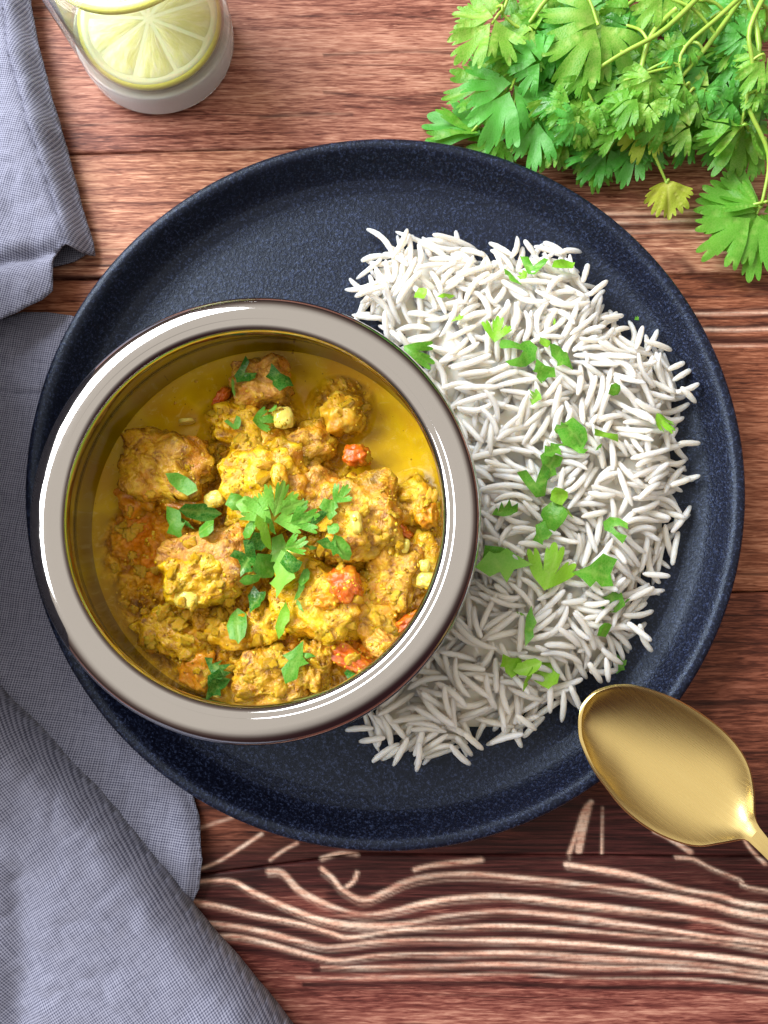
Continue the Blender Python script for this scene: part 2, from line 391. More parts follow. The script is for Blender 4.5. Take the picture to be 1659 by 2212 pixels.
for k, (up, lo, mi) in enumerate(PLANKS):
    fine = k in (1, 2, 3, 4, 5)
    xs = np.concatenate([np.arange(-900, -40, 40), np.arange(-40, 1720, (3.6 if k == 4 else 5.0) if fine else 40), np.arange(1720, 2600, 8 if k in (4, 5) else 40)])
    yu, yl = interp(up, xs), interp(lo, xs); n = max(4, int((yl-yu).mean()/((2.8 if k == 4 else 4.0) if fine else 30)))
    tt = np.linspace(0, 1, n+1); gp = 1.1
    X = np.repeat(xs[None], n+1, 0); Y = (yu+gp)[None]*(1-tt[:, None]) + (yl-gp)[None]*tt[:, None]
    Lt = np.zeros_like(X); Dk = np.zeros_like(X)
    if k in (4, 5):
        jx = vnoise(X, Y, 1/260, 3, 2)*5
        for p, wd in DARKB: Dk = np.maximum(Dk, np.exp(-(polydist(X, Y+jx, p, False)/wd)**4))
        for p, wd in LIGHT:
            d = polydist(X, Y+jx, p, False); ww = wd*.41*(1+.75*vnoise(X, Y, 1/170, len(p)+int(wd)))
            g = (1/(1+np.exp((d-ww*1.12)/1.0)))*np.clip(.82+.5*vnoise(X, Y, 1/120, int(p[0][0])+len(p)), .3, 1); fade = .45 + .55*(1/(1+np.exp((Y-2105)/25)))
            Lt = np.maximum(Lt, g*fade)
            if wd > 6 and len(p) > 14:            # a thinner companion line beside each band
                d2 = polydist(X, Y+jx*1.6-wd*.95, p, False); w2 = 1.6*(1+.8*vnoise(X, Y, 1/110, 77+len(p)))
                Lt = np.maximum(Lt, .42*fade/(1+np.exp((d2-w2)/1.2))*np.clip(.6+.8*vnoise(X, Y, 1/150, len(p)), 0, 1))
    if k in (1, 2, 3, 4):
        jx = vnoise(X, Y, 1/200, 5, 2)*4
        for p, wd in DARKT: Dk = np.maximum(Dk, .9*np.exp(-(polydist(X, Y+jx, p, False)/(wd*.6))**2)*(.55+.6*np.clip(vnoise(X, Y, 1/40, 8)+.5, 0, 1)))
        for p, wd in LIGHTT: Lt = np.maximum(Lt, .7*np.exp(-(polydist(X, Y+jx, p, False)/(wd*.6))**2))
    # edge of the board: rounded over a touch
    z = np.zeros_like(X); z[0] = -.0006; z[-1] = -.0006
    V = []
    for a, b, c in zip(X.ravel(), Y.ravel(), z.ravel()):
        p = at(a, b, 0); V.append((p.x, p.y, c))
    W = X.shape[1]; Fc = []
    for j in range(n):
        for i in range(W-1):
            q = j*W+i; Fc.append((q, q+W, q+W+1, q+1))
    # sides and underside
    nb = len(V)
    for i in range(W): V.append((V[i][0], V[i][1], -.012))
    for i in range(W): V.append((V[n*W+i][0], V[n*W+i][1], -.012))
    for i in range(W-1):
        Fc.append((i, i+1, nb+i+1, nb+i)); Fc.append((n*W+i+1, n*W+i, nb+W+i, nb+W+i+1)); Fc.append((nb+i, nb+i+1, nb+W+i+1, nb+W+i))
    me = mesh('plank', V, Fc, wm[mi])
    ext = np.zeros(2*W)
    setattr_f(me, 'earlywood', np.concatenate([Lt.ravel(), ext])); setattr_f(me, 'latewood_and_blob', np.concatenate([Dk.ravel(), ext]))
    obj('plank', me, tab)
t_ = NT('seam_backing_wood'); t_.p(Base_Color=(.02, .01, .008, 1), Roughness=.8)  # even dark brown behind the gaps between boards
V, Fc = [(-.5, -.5, -.004), (.5, -.5, -.004), (.5, .5, -.004), (-.5, .5, -.004)], [(0, 1, 2, 3)]
# table core closing the gaps from below
V += [(x, y, -.014) for x, y, z in V]; Fc = [(0, 1, 2, 3), (7, 6, 5, 4), (0, 4, 5, 1), (1, 5, 6, 2), (2, 6, 7, 3), (3, 7, 4, 0)]
core = obj('board_backing', mesh('board_backing', [(x*1.0, y, z-.009) for x, y, z in V], Fc, t_.m, False), tab)

# ---------------------------------------------------------------- plate
PLX, PLY, PR = .00053, .0113, .1369
pl = [(0, .0035), (.05, .0035), (.088, .0035), (.0925, .0012), (.097, .0012), (.1, .004), (.112, .0062), (.124, .0105), (.132, .0155), (.1362, .0188),
      (.1369, .0200), (.1367, .0210), (.1357, .0217), (.1342, .0219), (.1328, .0214), (.1314, .0198), (.1290, .0158), (.1262, .0120), (.1228, .0097), (.1185, .0087), (.112, .0083), (.09, .0081), (.04, .008), (0, .008)]
V, Fc = lathe([(max(r, 1e-5), z) for r, z in smoothprof(pl, 5)], 220)
plate = tag(obj('plate', mesh('plate', V, Fc, stoneware())), 'large round dark blue stoneware plate under the bowl and the rice', 'plate')
plate.location = (PLX, PLY, 0)
PZ = .0082

# ---------------------------------------------------------------- steel bowl
BX, BY = -.0413, -.0080
bp = [(0, .0085), (.03, .0085), (.046, .0100), (.060, .019), (.0675, .031), (.0685, .042), (.0655, .053), (.0628, .0580), (.0622, .0598), (.0640, .0606), (.0670, .0600), (.0705, .0600),
      (.0721, .0612), (.0726, .0630), (.0723, .0646), (.0715, .0661), (.0702, .0674), (.0687, .0682), (.0668, .0687), (.0652, .06885), (.0640, .06885), (.0634, .0686), (.0628, .0685), (.0618, .0682), (.0608, .0674), (.0602, .0664), (.0600, .0652), (.0604, .0620),
      (.0625, .054), (.0662, .043), (.0660, .031), (.0585, .0200), (.045, .0112), (.03, .0100), (0, .0100)]
V, Fc = lathe([(max(r, 1e-5), z) for r, z in smoothprof(bp, 6)], 240)
bowl = tag(obj('steel_bowl', mesh('steel_bowl', V, Fc, steel())), 'round polished steel serving bowl with a wide rolled rim, full of curry', 'bowl')
bowl.location = (BX, BY, 0)

# ---------------------------------------------------------------- curry
SZ = .0300
m_sauce = None
def sauce_mat():
    t = NT('curry_sauce'); v = t.coord(); mash = t.attr('mash')
    a = t.noise(v, 150, 5, .65, .7); b = t.noise(v, 700, 3, .65); g = t.vor(v, 620); big = t.noise(v, 35, 3, .5)
    oil = t.ramp(big, [(.35, (.40, .22, .002)), (.5, (.66, .43, .003)), (.68, (.56, .29, .003))])
    bub = t.math('ADD', t.vor(v, 360), t.math('MULTIPLY', t.noise(v, 60, 2, .5), .5)); oil = t.mix(t.ramp(bub, [(.27, .7), (.35, .0)]), oil, (.20, .08, .003))
    cream = t.noise(v, 220, 5, .7, 1.2)
    oil = t.mix(t.ramp(cream, [(.56, 0), (.72, .55)]), oil, (.72, .54, .12))
    ms = t.ramp(a, [(.30, (.10, .035, .002)), (.43, (.30, .13, .003)), (.55, (.54, .28, .006)), (.70, (.78, .50, .04))])
    ms = t.mix(t.ramp(b, [(.55, 0), (.7, .35)]), ms, (.72, .52, .14))
    ms = t.mix(t.ramp(big, [(.56, 0), (.70, .35)]), ms, (.50, .15, .006))
    ms = t.mix(t.math('MULTIPLY', t.attr('orange'), .8, clamp=True), ms, (.72, .22, .006))
    t.p(Base_Color=t.mix(mash, oil, ms), Roughness=t.mix(mash, (.04, .04, .04), t.ramp(b, [(.3, .16), (.7, .4)])))
    t.b.inputs['Coat Weight'].default_value = .1; t.b.inputs['Coat Roughness'].default_value = .05; t.b.inputs['Specular IOR Level'].default_value = .22
    t.b.inputs['Subsurface Weight'].default_value = .2; t.b.inputs['Subsurface Radius'].default_value = (1, .5, .1); t.b.inputs['Subsurface Scale'].default_value = .003
    h = t.math('ADD', t.math('MULTIPLY', a, 1.3), t.math('ADD', t.math('MULTIPLY', b, .55), t.math('MULTIPLY', g, -.3)))
    h = t.math('ADD', t.math('MULTIPLY', h, mash), t.math('MULTIPLY', cream, .12))
    t.bump(h, .6, .0016)
    return t.m
# mash region blobs (px, py, radius, height)
MASH = [(590,1170,250,.009),(560,930,110,.008),(740,890,70,.008),(880,1130,100,.007),(880,1250,110,.007),(800,1370,130,.007),(620,1430,150,.006),(430,1370,130,.005),(300,1180,95,.003),(420,1090,110,.006),(470,1440,90,.004),(320,1300,70,.002),(740,1450,90,.004)]
n = 300; g = np.linspace(-.0675, .0675, n); GX, GY = np.meshgrid(g+BX, g+BY)
mm = np.zeros_like(GX); hh = np.zeros_like(GX)
for px, py, r, h in MASH:
    x, y = P2(px, py, .034); rr = r*.000168
    d = np.hypot(GX-x, GY-y)/rr*(1+.25*vnoise(GX, GY, 70, int(px)))
    mm = np.maximum(mm, 1/(1+np.exp((d-.95)/.07))); hh = np.maximum(hh, .6*h*np.clip(1-d**2*.8, 0, 1))
lump = vnoise(GX, GY, 260, 1, 4); lump2 = np.abs(vnoise(GX, GY, 150, 2, 3)); lump3 = vnoise(GX, GY, 700, 9, 2)
GZ = SZ + hh*.9 + mm*(lump*.0028 + (.35-lump2)*.0030 + lump3*.0006) + (1-mm)*vnoise(GX, GY, 90, 4, 2)*.00035
rad = np.hypot(GX-BX, GY-BY); keep = rad < .0668
ww = np.clip((.0655-rad)/.006, 0, 1); GZ = SZ + (GZ-SZ)*ww
idx = -np.ones_like(GX, int); idx[keep] = np.arange(keep.sum())
V = np.stack([GX[keep], GY[keep], GZ[keep]], 1)
q = np.stack([idx[:-1, :-1], idx[:-1, 1:], idx[1:, 1:], idx[1:, :-1]], -1).reshape(-1, 4); q = q[(q >= 0).all(1)]
orange = np.zeros_like(GX)
for px, py, r in [(300,1150,60),(325,1215,45),(790,1400,45),(480,900,25)]:
    x, y = P2(px, py, .034); orange = np.maximum(orange, np.exp(-(np.hypot(GX-x, GY-y)/(r*.00017))**2))
me = mesh('curry_sauce', V, q.tolist(), sauce_mat()); setattr_f(me, 'mash', mm[keep]); setattr_f(me, 'orange', orange[keep])
sauce = tag(obj('curry_sauce', me), 'golden yellow oily curry sauce with onion masala filling the steel bowl', 'curry sauce', kind=None)
surfV = [tuple(v) for v in V]; surfF = [tuple(f) for f in q.tolist()]     # collected for placing the small things
def add_surf(V, Fc):
    o = len(surfV); surfV.extend(tuple(v) for v in V); surfF.extend(tuple(i+o for i in f) for f in Fc)

def ico(sub):
    import bmesh
    bm = bmesh.new(); bmesh.ops.create_icosphere(bm, subdivisions=sub, radius=1)
    V = np.array([v.co[:] for v in bm.verts]); Fc = [tuple(v.index for v in f.verts) for f in bm.faces]; bm.free(); return V, Fc
ICO = {s: ico(s) for s in (1, 2, 3, 4, 5)}
def lumpmesh(name, size, m, sub=4, p=3.5, amp=.16, seed=0, fr=2.2, rot=(0, 0, 0), ridged=.0):
    V, Fc = ICO[sub]; out = []
    M = Matrix.Rotation(rot[2], 3, 'Z') @ Matrix.Rotation(rot[1], 3, 'Y') @ Matrix.Rotation(rot[0], 3, 'X')
    for v in V:
        r = 1/((abs(v[0])**p+abs(v[1])**p+abs(v[2])**p)**(1/p))
        q = Vector(v)
        k = noise.fractal(q*fr+Vector((seed*3.1, seed, -seed)), .9, 2.1, 5)
        k2 = abs(noise.noise(q*fr*2.2+Vector((seed, 7, seed))))
        r *= 1 + amp*k - ridged*k2
        w_ = M @ Vector((v[0]*r*size[0], v[1]*r*size[1], v[2]*r*size[2])); out.append(w_)
    return mesh(name, out, Fc, m), out, Fc
M_MEAT = food('curried_meat', [(.33, (.17, .06, .003)), (.44, (.44, .20, .010)), (.55, (.64, .35, .015)), (.68, (.80, .53, .04))], 190, .65, spk=((.70, .45, .03), .8), sss=.15)
M_MEATP = food('pinkish_meat', [(.33, (.22, .075, .010)), (.45, (.50, .225, .035)), (.58, (.66, .35, .05)), (.7, (.80, .51, .05))], 210, .65, spk=((.66, .42, .03), .8), sss=.15)
M_GOLD = food('golden_masala', [(.33, (.22, .085, .002)), (.43, (.54, .28, .004)), (.55, (.76, .47, .006)), (.7, (.90, .68, .06))], 170, .55, spk=((.60, .24, .008), .4), sss=.25)
M_TOM = food('tomato', [(.3, (.40, .05, .003)), (.5, (.58, .12, .006)), (.7, (.70, .27, .015))], 120, .35, sss=.35, spk=((.70, .36, .02), .7))
M_ORG = food('orange_tomato', [(.3, (.52, .15, .004)), (.5, (.66, .28, .006)), (.7, (.76, .42, .02))], 130, .4, sss=.35)
M_ONI = food('cooked_onion', [(.3, (.48, .22, .005)), (.5, (.68, .38, .012)), (.7, (.82, .57, .08))], 220, .35, rough=(.1, .25), sss=.6, fine=400)
t_ = NT('translucent_onion'); nn_ = t_.noise(t_.coord(), 200, 3)
t_.p(Base_Color=t_.mix(nn_, (.86, .58, .06), (.93, .80, .34)), Roughness=.12, IOR=1.33); t_.b.inputs['Transmission Weight'].default_value = .25
t_.b.inputs['Subsurface Weight'].default_value = .3; t_.b.inputs['Subsurface Scale'].default_value = .002; t_.bump(nn_, .4, .001); M_ONT = t_.m
M_GAR = food('pale_garlic', [(.3, (.70, .55, .07)), (.6, (.78, .68, .16))], 60, .2, rough=(.12, .25), sss=.5, fine=400, vary=False)
CH = [ # name, px, py, wx, wy (units), z top, material, rotation z, label, category
 ('meat_chunk', 562, 822, 120, 100, .044, M_MEATP, 10, 'small meat chunk nearest the top of the bowl, two chopped leaves on it', 'meat'),
 ('meat_chunk', 352, 1005, 185, 140, .045, M_MEAT, -12, 'big brown meat chunk alone at the left side of the bowl', 'meat'),
 ('meat_chunk', 580, 1050, 180, 185, .047, M_GOLD, 20, 'tall masala-coated meat chunk in the middle, behind the sprig of leaves', 'meat'),
 ('meat_chunk', 668, 1072, 150, 130, .0445, M_MEATP, -20, 'pinkish bare meat face between the middle chunk and the right one', 'meat'),
 ('meat_chunk', 775, 1115, 165, 165, .047, M_MEAT, 12, 'square golden brown meat chunk right of the middle of the curry', 'meat'),
 ('meat_chunk', 445, 1215, 195, 135, .045, M_MEATP, 12, 'meat chunk lower left of the leaf garnish with onion over its front', 'meat'),
 ('meat_chunk', 428, 1250, 150, 110, .0462, M_GOLD, 8, 'yellow lump of onion masala sitting on the lower left meat chunk', 'masala'),
 ('meat_chunk', 690, 1300, 200, 150, .0435, M_GOLD, -15, 'masala-covered chunk below the middle, beside the red tomato piece', 'meat'),
 ('meat_chunk', 590, 1460, 165, 115, .041, M_MEAT, 5, 'rectangular brown meat chunk at the bottom edge of the bowl', 'meat'),
 ('meat_chunk', 672, 1440, 75, 110, .041, M_MEAT, -10, 'short brown meat piece joined at the right of the bottom chunk', 'meat'),
 ('meat_chunk', 850, 1245, 110, 150, .040, M_MEAT, -20, 'shaded olive brown meat piece low at the right of the curry', 'meat'),
 ('meat_chunk', 840, 1400, 95, 60, .041, M_MEATP, -38, 'thin pinkish brown meat piece touching the lower right rim', 'meat'),
 ('onion_lump', 742, 893, 95, 100, .041, M_ONI, 0, 'round glossy onion lump standing in the oil at the upper right', 'onion'),
 ('masala_lump', 530, 915, 150, 90, .041, M_GOLD, -10, 'golden masala lump under the topmost meat chunk', 'masala'),
 ('masala_lump', 560, 968, 120, 70, .041, M_GOLD, 15, 'golden masala lump just above the middle meat chunk', 'masala'),
 ('masala_lump', 660, 960, 120, 90, .0405, M_MEAT, 25, 'greenish brown masala lump left of the small red tomato', 'masala'),
 ('masala_lump', 888, 1088, 110, 95, .0405, M_GOLD, 5, 'orange-yellow lump beside the right inner rim, oil above it', 'masala'),
 ('masala_lump', 400, 1090, 120, 60, .040, M_ORG, -18, 'orange masala lump just below the left meat chunk', 'masala'),
 ('masala_lump', 300, 1075, 90, 80, .037, M_ORG, 20, 'orange lump at the lower left foot of the left meat chunk', 'masala'),
 ('masala_lump', 345, 1360, 100, 80, .036, M_GOLD, 30, 'flat masala lump at the lower left, partly sunk in sauce', 'masala'),
 ('masala_lump', 430, 1450, 80, 90, .036, M_ORG, 0, 'orange brown lump left of the dark leaves near the bottom rim', 'masala'),
 ('masala_lump', 390, 1390, 100, 70, .037, M_GOLD, -20, 'golden lump between the lower left lump and the bottom chunk', 'masala'),
 ('masala_lump', 570, 1350, 90, 75, .040, M_GOLD, 10, 'golden lump below the dark curled leaf and left of a thin curved leaf', 'masala'),
 ('masala_lump', 800, 1330, 130, 90, .039, M_GOLD, -25, 'golden onion masala lump between the tomato and the lower right rim', 'masala'),
 ('masala_lump', 910, 1200, 75, 110, .039, M_GOLD, 10, 'yellow masala lump with garlic bits against the right rim', 'masala'),
 ('masala_lump', 500, 1370, 110, 60, .038, M_ONI, -10, 'greenish yellow lump below the lower left meat chunk', 'masala'),
 ('tomato_piece', 770, 985, 60, 50, .041, M_TOM, 0, 'small bright red tomato piece at the edge of the open oil', 'tomato'),
 ('tomato_piece', 745, 1265, 75, 85, .046, M_TOM, 20, 'largest orange red tomato piece, on the chunk below the middle', 'tomato'),
 ('tomato_piece', 706, 1300, 60, 40, .0455, M_ORG, 0, 'orange tomato skin at the lower left of the largest tomato piece', 'tomato'),
 ('tomato_piece', 865, 1145, 60, 26, .0405, M_TOM, -32, 'thin dark red tomato strip right of the square meat chunk', 'tomato'),
 ('tomato_piece', 922, 1112, 50, 60, .0425, M_ORG, 0, 'round orange tomato piece on the lump by the right rim', 'tomato'),
 ('tomato_piece', 752, 1420, 130, 50, .0395, M_TOM, -32, 'long orange red tomato slab near the lower right rim', 'tomato'),
 ('tomato_piece', 480, 862, 26, 60, .038, M_TOM, -30, 'red shadow shaped as a dark sliver at the left of the topmost chunk', 'tomato'),  # a red shadow, modelled as a tomato-coloured sliver
 ('tomato_piece', 880, 1340, 70, 28, .039, M_TOM, 35, 'small red tomato strip touching the lower right inner rim', 'tomato'),
 ('garlic_piece', 614, 905, 46, 52, .0445, M_GAR, 0, 'pale yellow squarish onion piece below the topmost meat chunk', 'onion'),
 ('garlic_piece', 466, 1080, 50, 38, .044, M_GAR, 20, 'smooth pale garlic clove between the left and the middle chunk', 'garlic'),
 ('garlic_piece', 916, 1222, 26, 28, .0425, M_GAR, 0, 'upper pale garlic bit near the right inner rim', 'garlic'),
 ('garlic_piece', 920, 1252, 45, 36, .0415, M_GAR, 0, 'bright yellow squarish bit lowest against the right rim', 'garlic'),
 ('garlic_piece', 876, 1180, 18, 34, .0425, M_GAR, -10, 'narrow pale garlic sliver right of the square meat chunk', 'garlic'),
 ('garlic_piece', 640, 1190, 40, 30, .0475, M_GAR, 30, 'pale yellow bit beside the central leaves', 'garlic'),
 ('garlic_piece', 405, 1295, 55, 40, .0475, M_GAR, -15, 'smooth yellow onion fold at the foot of the lower left chunk', 'onion'),
 ('garlic_piece', 605, 1030, 40, 60, .0510, M_ONI, 10, 'glossy onion flake on top of the middle meat chunk', 'onion'),
 ('garlic_piece', 770, 1130, 28, 52, .0510, M_GAR, 5, 'yellow onion strip on the face of the square meat chunk', 'onion'),
 ('garlic_piece', 405, 912, 36, 12, .0355, M_GAR, 8, 'thin pale sliver in the shaded sauce above the left chunk', 'garlic'),
 ('garlic_piece', 470, 1500, 14, 40, .034, M_GAR, 10, 'thin yellow seed-like sliver at the bottom left of the sauce', 'garlic'),
]
# extra un-labelled lumps share labels where nothing tells them apart
for i, (nm, px, py, wx, wy, zt, m, rz, lab, cat) in enumerate(CH):
    p = at(px, py, zt-.004); k = (CAMH-zt)/F
    big = nm == 'meat_chunk'; sm = max(wx, wy) < 80
    hz = .010 if big else (.0028 if sm else .006)
    if nm == 'tomato_piece': hz = .004 if wx < 70 else .0045
    gf = 1.10 if nm in ('meat_chunk', 'masala_lump') else .95
    sz = (wx*.5*k*gf, wy*.5*k*gf, hz)
    me, V, Fc = lumpmesh(nm, sz, m, 5 if big else 4, 4.2 if big else 2.8, .20 if big else (.12 if nm == 'garlic_piece' else .30), i*1.37, 2.0 if big else 2.2,
                         (random.uniform(-.12, .12), random.uniform(-.12, .12), R(rz)), .16 if big or nm == 'masala_lump' else .05)
    zc = zt-hz
    for vi, v in enumerate(V):                  # keep every piece inside the bowl's wall
        wx_, wy_ = v.x+p.x-BX, v.y+p.y-BY; rr_ = math.hypot(wx_, wy_); lim = .0640 if v.z+zc > .026 else .0600
        if v.z+zc > .046: lim = .0600
        if rr_ > lim: v.x -= wx_*(1-lim/rr_); v.y -= wy_*(1-lim/rr_)
        if v.z+zc < .0235: v.z = .0235-zc
        me.vertices[vi].co = v
    me.update()
    o = tag(obj(nm, me), lab, cat); o.location = (p.x, p.y, zc)
    add_surf([(v.x+p.x, v.y+p.y, v.z+zc) for v in V], Fc)
def cast(px, py, bvh):
    h = bvh.ray_cast(CAM, ray(px, py)); return h[0], h[1]
bvh = BVHTree.FromPolygons(surfV, surfF)
# onion dice and granular masala clinging to everything
onp = [lumpmesh('onion_piece', (1, 1, .42), M_ONI if k % 2 else M_GOLD, 3, 2.6, .55, 50+k, 1.5, ridged=.3)[0] for k in range(8)]
onf = [lumpmesh('onion_piece', (1, 1, .2), M_ONI, 3, 2.4, .6, 90+k, 1.8, ridged=.5)[0] for k in range(6)]
k = 0; placed = 0
while placed < 140 and k < 4000:
    k += 1; a = random.uniform(0, 2*math.pi); r = 390*math.sqrt(random.random()); px, py = 575+r*math.cos(a), 1150+r*math.sin(a)
    x, y = P2(px, py, .036)
    j = int((x-BX+.067)/.134*(n-1)); i = int((y-BY+.067)/.134*(n-1))
    if not (0 <= i < n and 0 <= j < n): continue
    if mm[i, j] < .6 and random.random() > .04: continue
    h, nr = cast(px, py, bvh)
    if h is None or math.hypot(h.x-BX, h.y-BY) > .061: continue
    if nr.z < 0: nr = -nr
    if nr.z < .35: continue
    flake = placed % 5 < 2; s = random.uniform(.0020, .0036) if flake else random.uniform(.0011, .0026)
    o = obj('onion_piece', random.choice(onf if flake else onp)); o.location = h + nr*s*.1
    o.scale = (s*random.uniform(.7, 1.4), s*random.uniform(.6, 1.0), s)
    o.rotation_euler = (nr.to_track_quat('Z', 'Y') @ Matrix.Rotation(random.uniform(0, 6.3), 3, 'Z').to_quaternion()).to_euler()
    tag(o, 'thin see-through cooked onion flake clinging to the curry' if flake else 'small glossy golden onion piece stuck in the curry masala', 'onion', 'translucent onion flakes in the curry' if flake else 'diced onion pieces in the curry')
    placed += 1
V1, F1 = ICO[1]; VV = []; FF = []; cnt = 0
for k in range(3800):
    a = random.uniform(0, 2*math.pi); r = 395*math.sqrt(random.random()); px, py = 575+r*math.cos(a), 1150+r*math.sin(a)
    x, y = P2(px, py, .036); j = int((x-BX+.067)/.134*(n-1)); i = int((y-BY+.067)/.134*(n-1))
    if not (0 <= i < n and 0 <= j < n) or (mm[i, j] < .5 and random.random() > .05): continue
    if noise.noise(Vector((x*160, y*160, 3))) < -.12: continue
    h, nr = cast(px, py, bvh)
    if h is None or math.hypot(h.x-BX, h.y-BY) > .062: continue
    s = random.choice((.0002, .00025, .0003, .0004, .0005, .0008)); o = len(VV)
    jit = rng.uniform(.6, 1.35, len(V1)); sc = rng.uniform(.6, 1.3, 3)
    VV.extend((h.x+v[0]*s*q*sc[0], h.y+v[1]*s*q*sc[1], h.z+v[2]*s*q*.6) for v, q in zip(V1, jit)); FF.extend((a+o, b+o, c+o) for a, b, c in F1)
gr = obj('masala_grains', mesh('masala_grains', VV, FF, M_GOLD)); tag(gr, 'fine golden grains of ground masala clinging to the meat', 'masala', kind='stuff')

# ---------------------------------------------------------------- rice: grains dropped one by one on a height grid
M_RICE = rice_mat()
OUT = [(775,625),(800,560),(870,505),(930,505),(1020,535),(1130,545),(1235,560),(1275,620),(1330,690),(1400,745),(1445,790),(1480,860),(1462,930),(1485,1000),(1470,1080),(1455,1160),(1425,1230),
       (1385,1300),(1370,1370),(1325,1430),(1260,1480),(1215,1520),(1150,1560),(1100,1590),(1020,1590),(950,1640),(870,1620),(790,1575),(820,1500),(930,1380),(985,1200),(985,1050),(940,880),(870,740),(790,690)]
OUTW = [P2(x, y, .014) for x, y in OUT]
cs = .0005; gx0, gy0 = -.02, -.10; NX, NY = 290, 440
RX, RY = np.meshgrid(gx0+cs*np.arange(NX), gy0+cs*np.arange(NY))
ins = inpoly(RX, RY, OUTW); dist = np.where(ins, polydist(RX, RY, OUTW), 0)
prof = np.minimum(.019, .0045+dist*.85)*(1+.18*vnoise(RX, RY, 38, 21, 2))
prof = np.where(ins, np.minimum(prof, .024), 0)
HT = PZ + prof
grid = np.maximum(PZ, HT-.0095)
# keep clear of the bowl's belly
rb = np.hypot(RX-BX, RY-BY)
ids = -np.ones((NY, NX), int)
G = []
def bowl_clear(pts):
    for p in pts:
        d = math.hypot(p[0]-BX, p[1]-BY)
        lim = .0705 if p[2] > .017 else .064
        if p[2] > .055: lim = .073
        if d < lim: return False
    return True
def drop(x, y, th, L, rad, bend, force=False, lift=0):
    s = np.linspace(-1, 1, 9); cx_, cy_ = math.cos(th), math.sin(th)
    lx = s*L/2; ly = bend*L*(1-s*s)*.5 - bend*L*.25
    X = x+lx*cx_-ly*cy_; Y = y+lx*cy_+ly*cx_
    I = ((Y-gy0)/cs).round().astype(int); J = ((X-gx0)/cs).round().astype(int)
    if (I < 2).any() or (J < 2).any() or (I >= NY-2).any() or (J >= NX-2).any(): return False
    g_ = np.max([grid[I, J], grid[I+1, J], grid[I, J+1], grid[I-1, J], grid[I, J-1]], 0)
    b = (g_[5:].mean()-g_[:4].mean())/1.2 * .9
    b = float(np.clip(b, -.24*L, .24*L)) + random.uniform(-.035, .035)*L
    a = float((g_ - b*s).max()) + rad*.55 + lift
    # let it sag a little over gaps
    Z = a + b*s - (random.uniform(0, .06)*L)*(s*s)
    Z = np.maximum(Z, PZ+rad*.9)
    ic, jc = I[4], J[4]
    if not force:
        if Z[4] > HT[ic, jc] + rad*.5 or prof[ic, jc] <= 0: return False
    if force == 'fill' and (not ins[I, J].all() or (Z > HT[I, J]+.0016).any()): return False
    P = np.stack([X, Y, Z], 1)
    if not bowl_clear(P): return False
    gid = len(G); G.append([P, rad])
    for k_ in range(9):
        rr = rad*(1-.55*abs(s[k_])**3); w_ = int(math.ceil(rr/cs))
        for di in range(-w_, w_+1):
            for dj in range(-w_, w_+1):
                dd = math.hypot(di, dj)*cs
                if dd > rr: continue
                z = Z[k_]+math.sqrt(rr*rr-dd*dd); i, j = I[k_]+di, J[k_]+dj
                if z > grid[i, j]: grid[i, j] = z; ids[i, j] = gid
    return True
ys_, xs_ = np.nonzero(ins)
for att in range(17000):
    q = random.randrange(len(xs_)); x = gx0+cs*xs_[q]+random.uniform(-cs, cs); y = gy0+cs*ys_[q]
    if att > 2200 and len(G) > 4200: break
    th = random.uniform(0, 2*math.pi) if random.random() < .4 else noise.noise(Vector((x*45, y*45, 1)))*4.5
    drop(x, y, th, random.uniform(.0115, .0188), random.uniform(.00102, .00132), random.choice((-1, 1))*abs(random.gauss(0, .17)))
def fill_low(n_try, gap):
    for rnd in range(6):
        yy, xx = np.nonzero(ins & (grid < HT-gap) & (rb > .074))
        if len(xx) < 20: break
        for _ in range(n_try//6):
            q = random.randrange(len(xx)); drop(gx0+cs*xx[q], gy0+cs*yy[q], random.uniform(0, 6.3), random.uniform(.010, .016), random.uniform(.00105, .0013), random.gauss(0, .15), 'fill')
fill_low(3600, .0030)
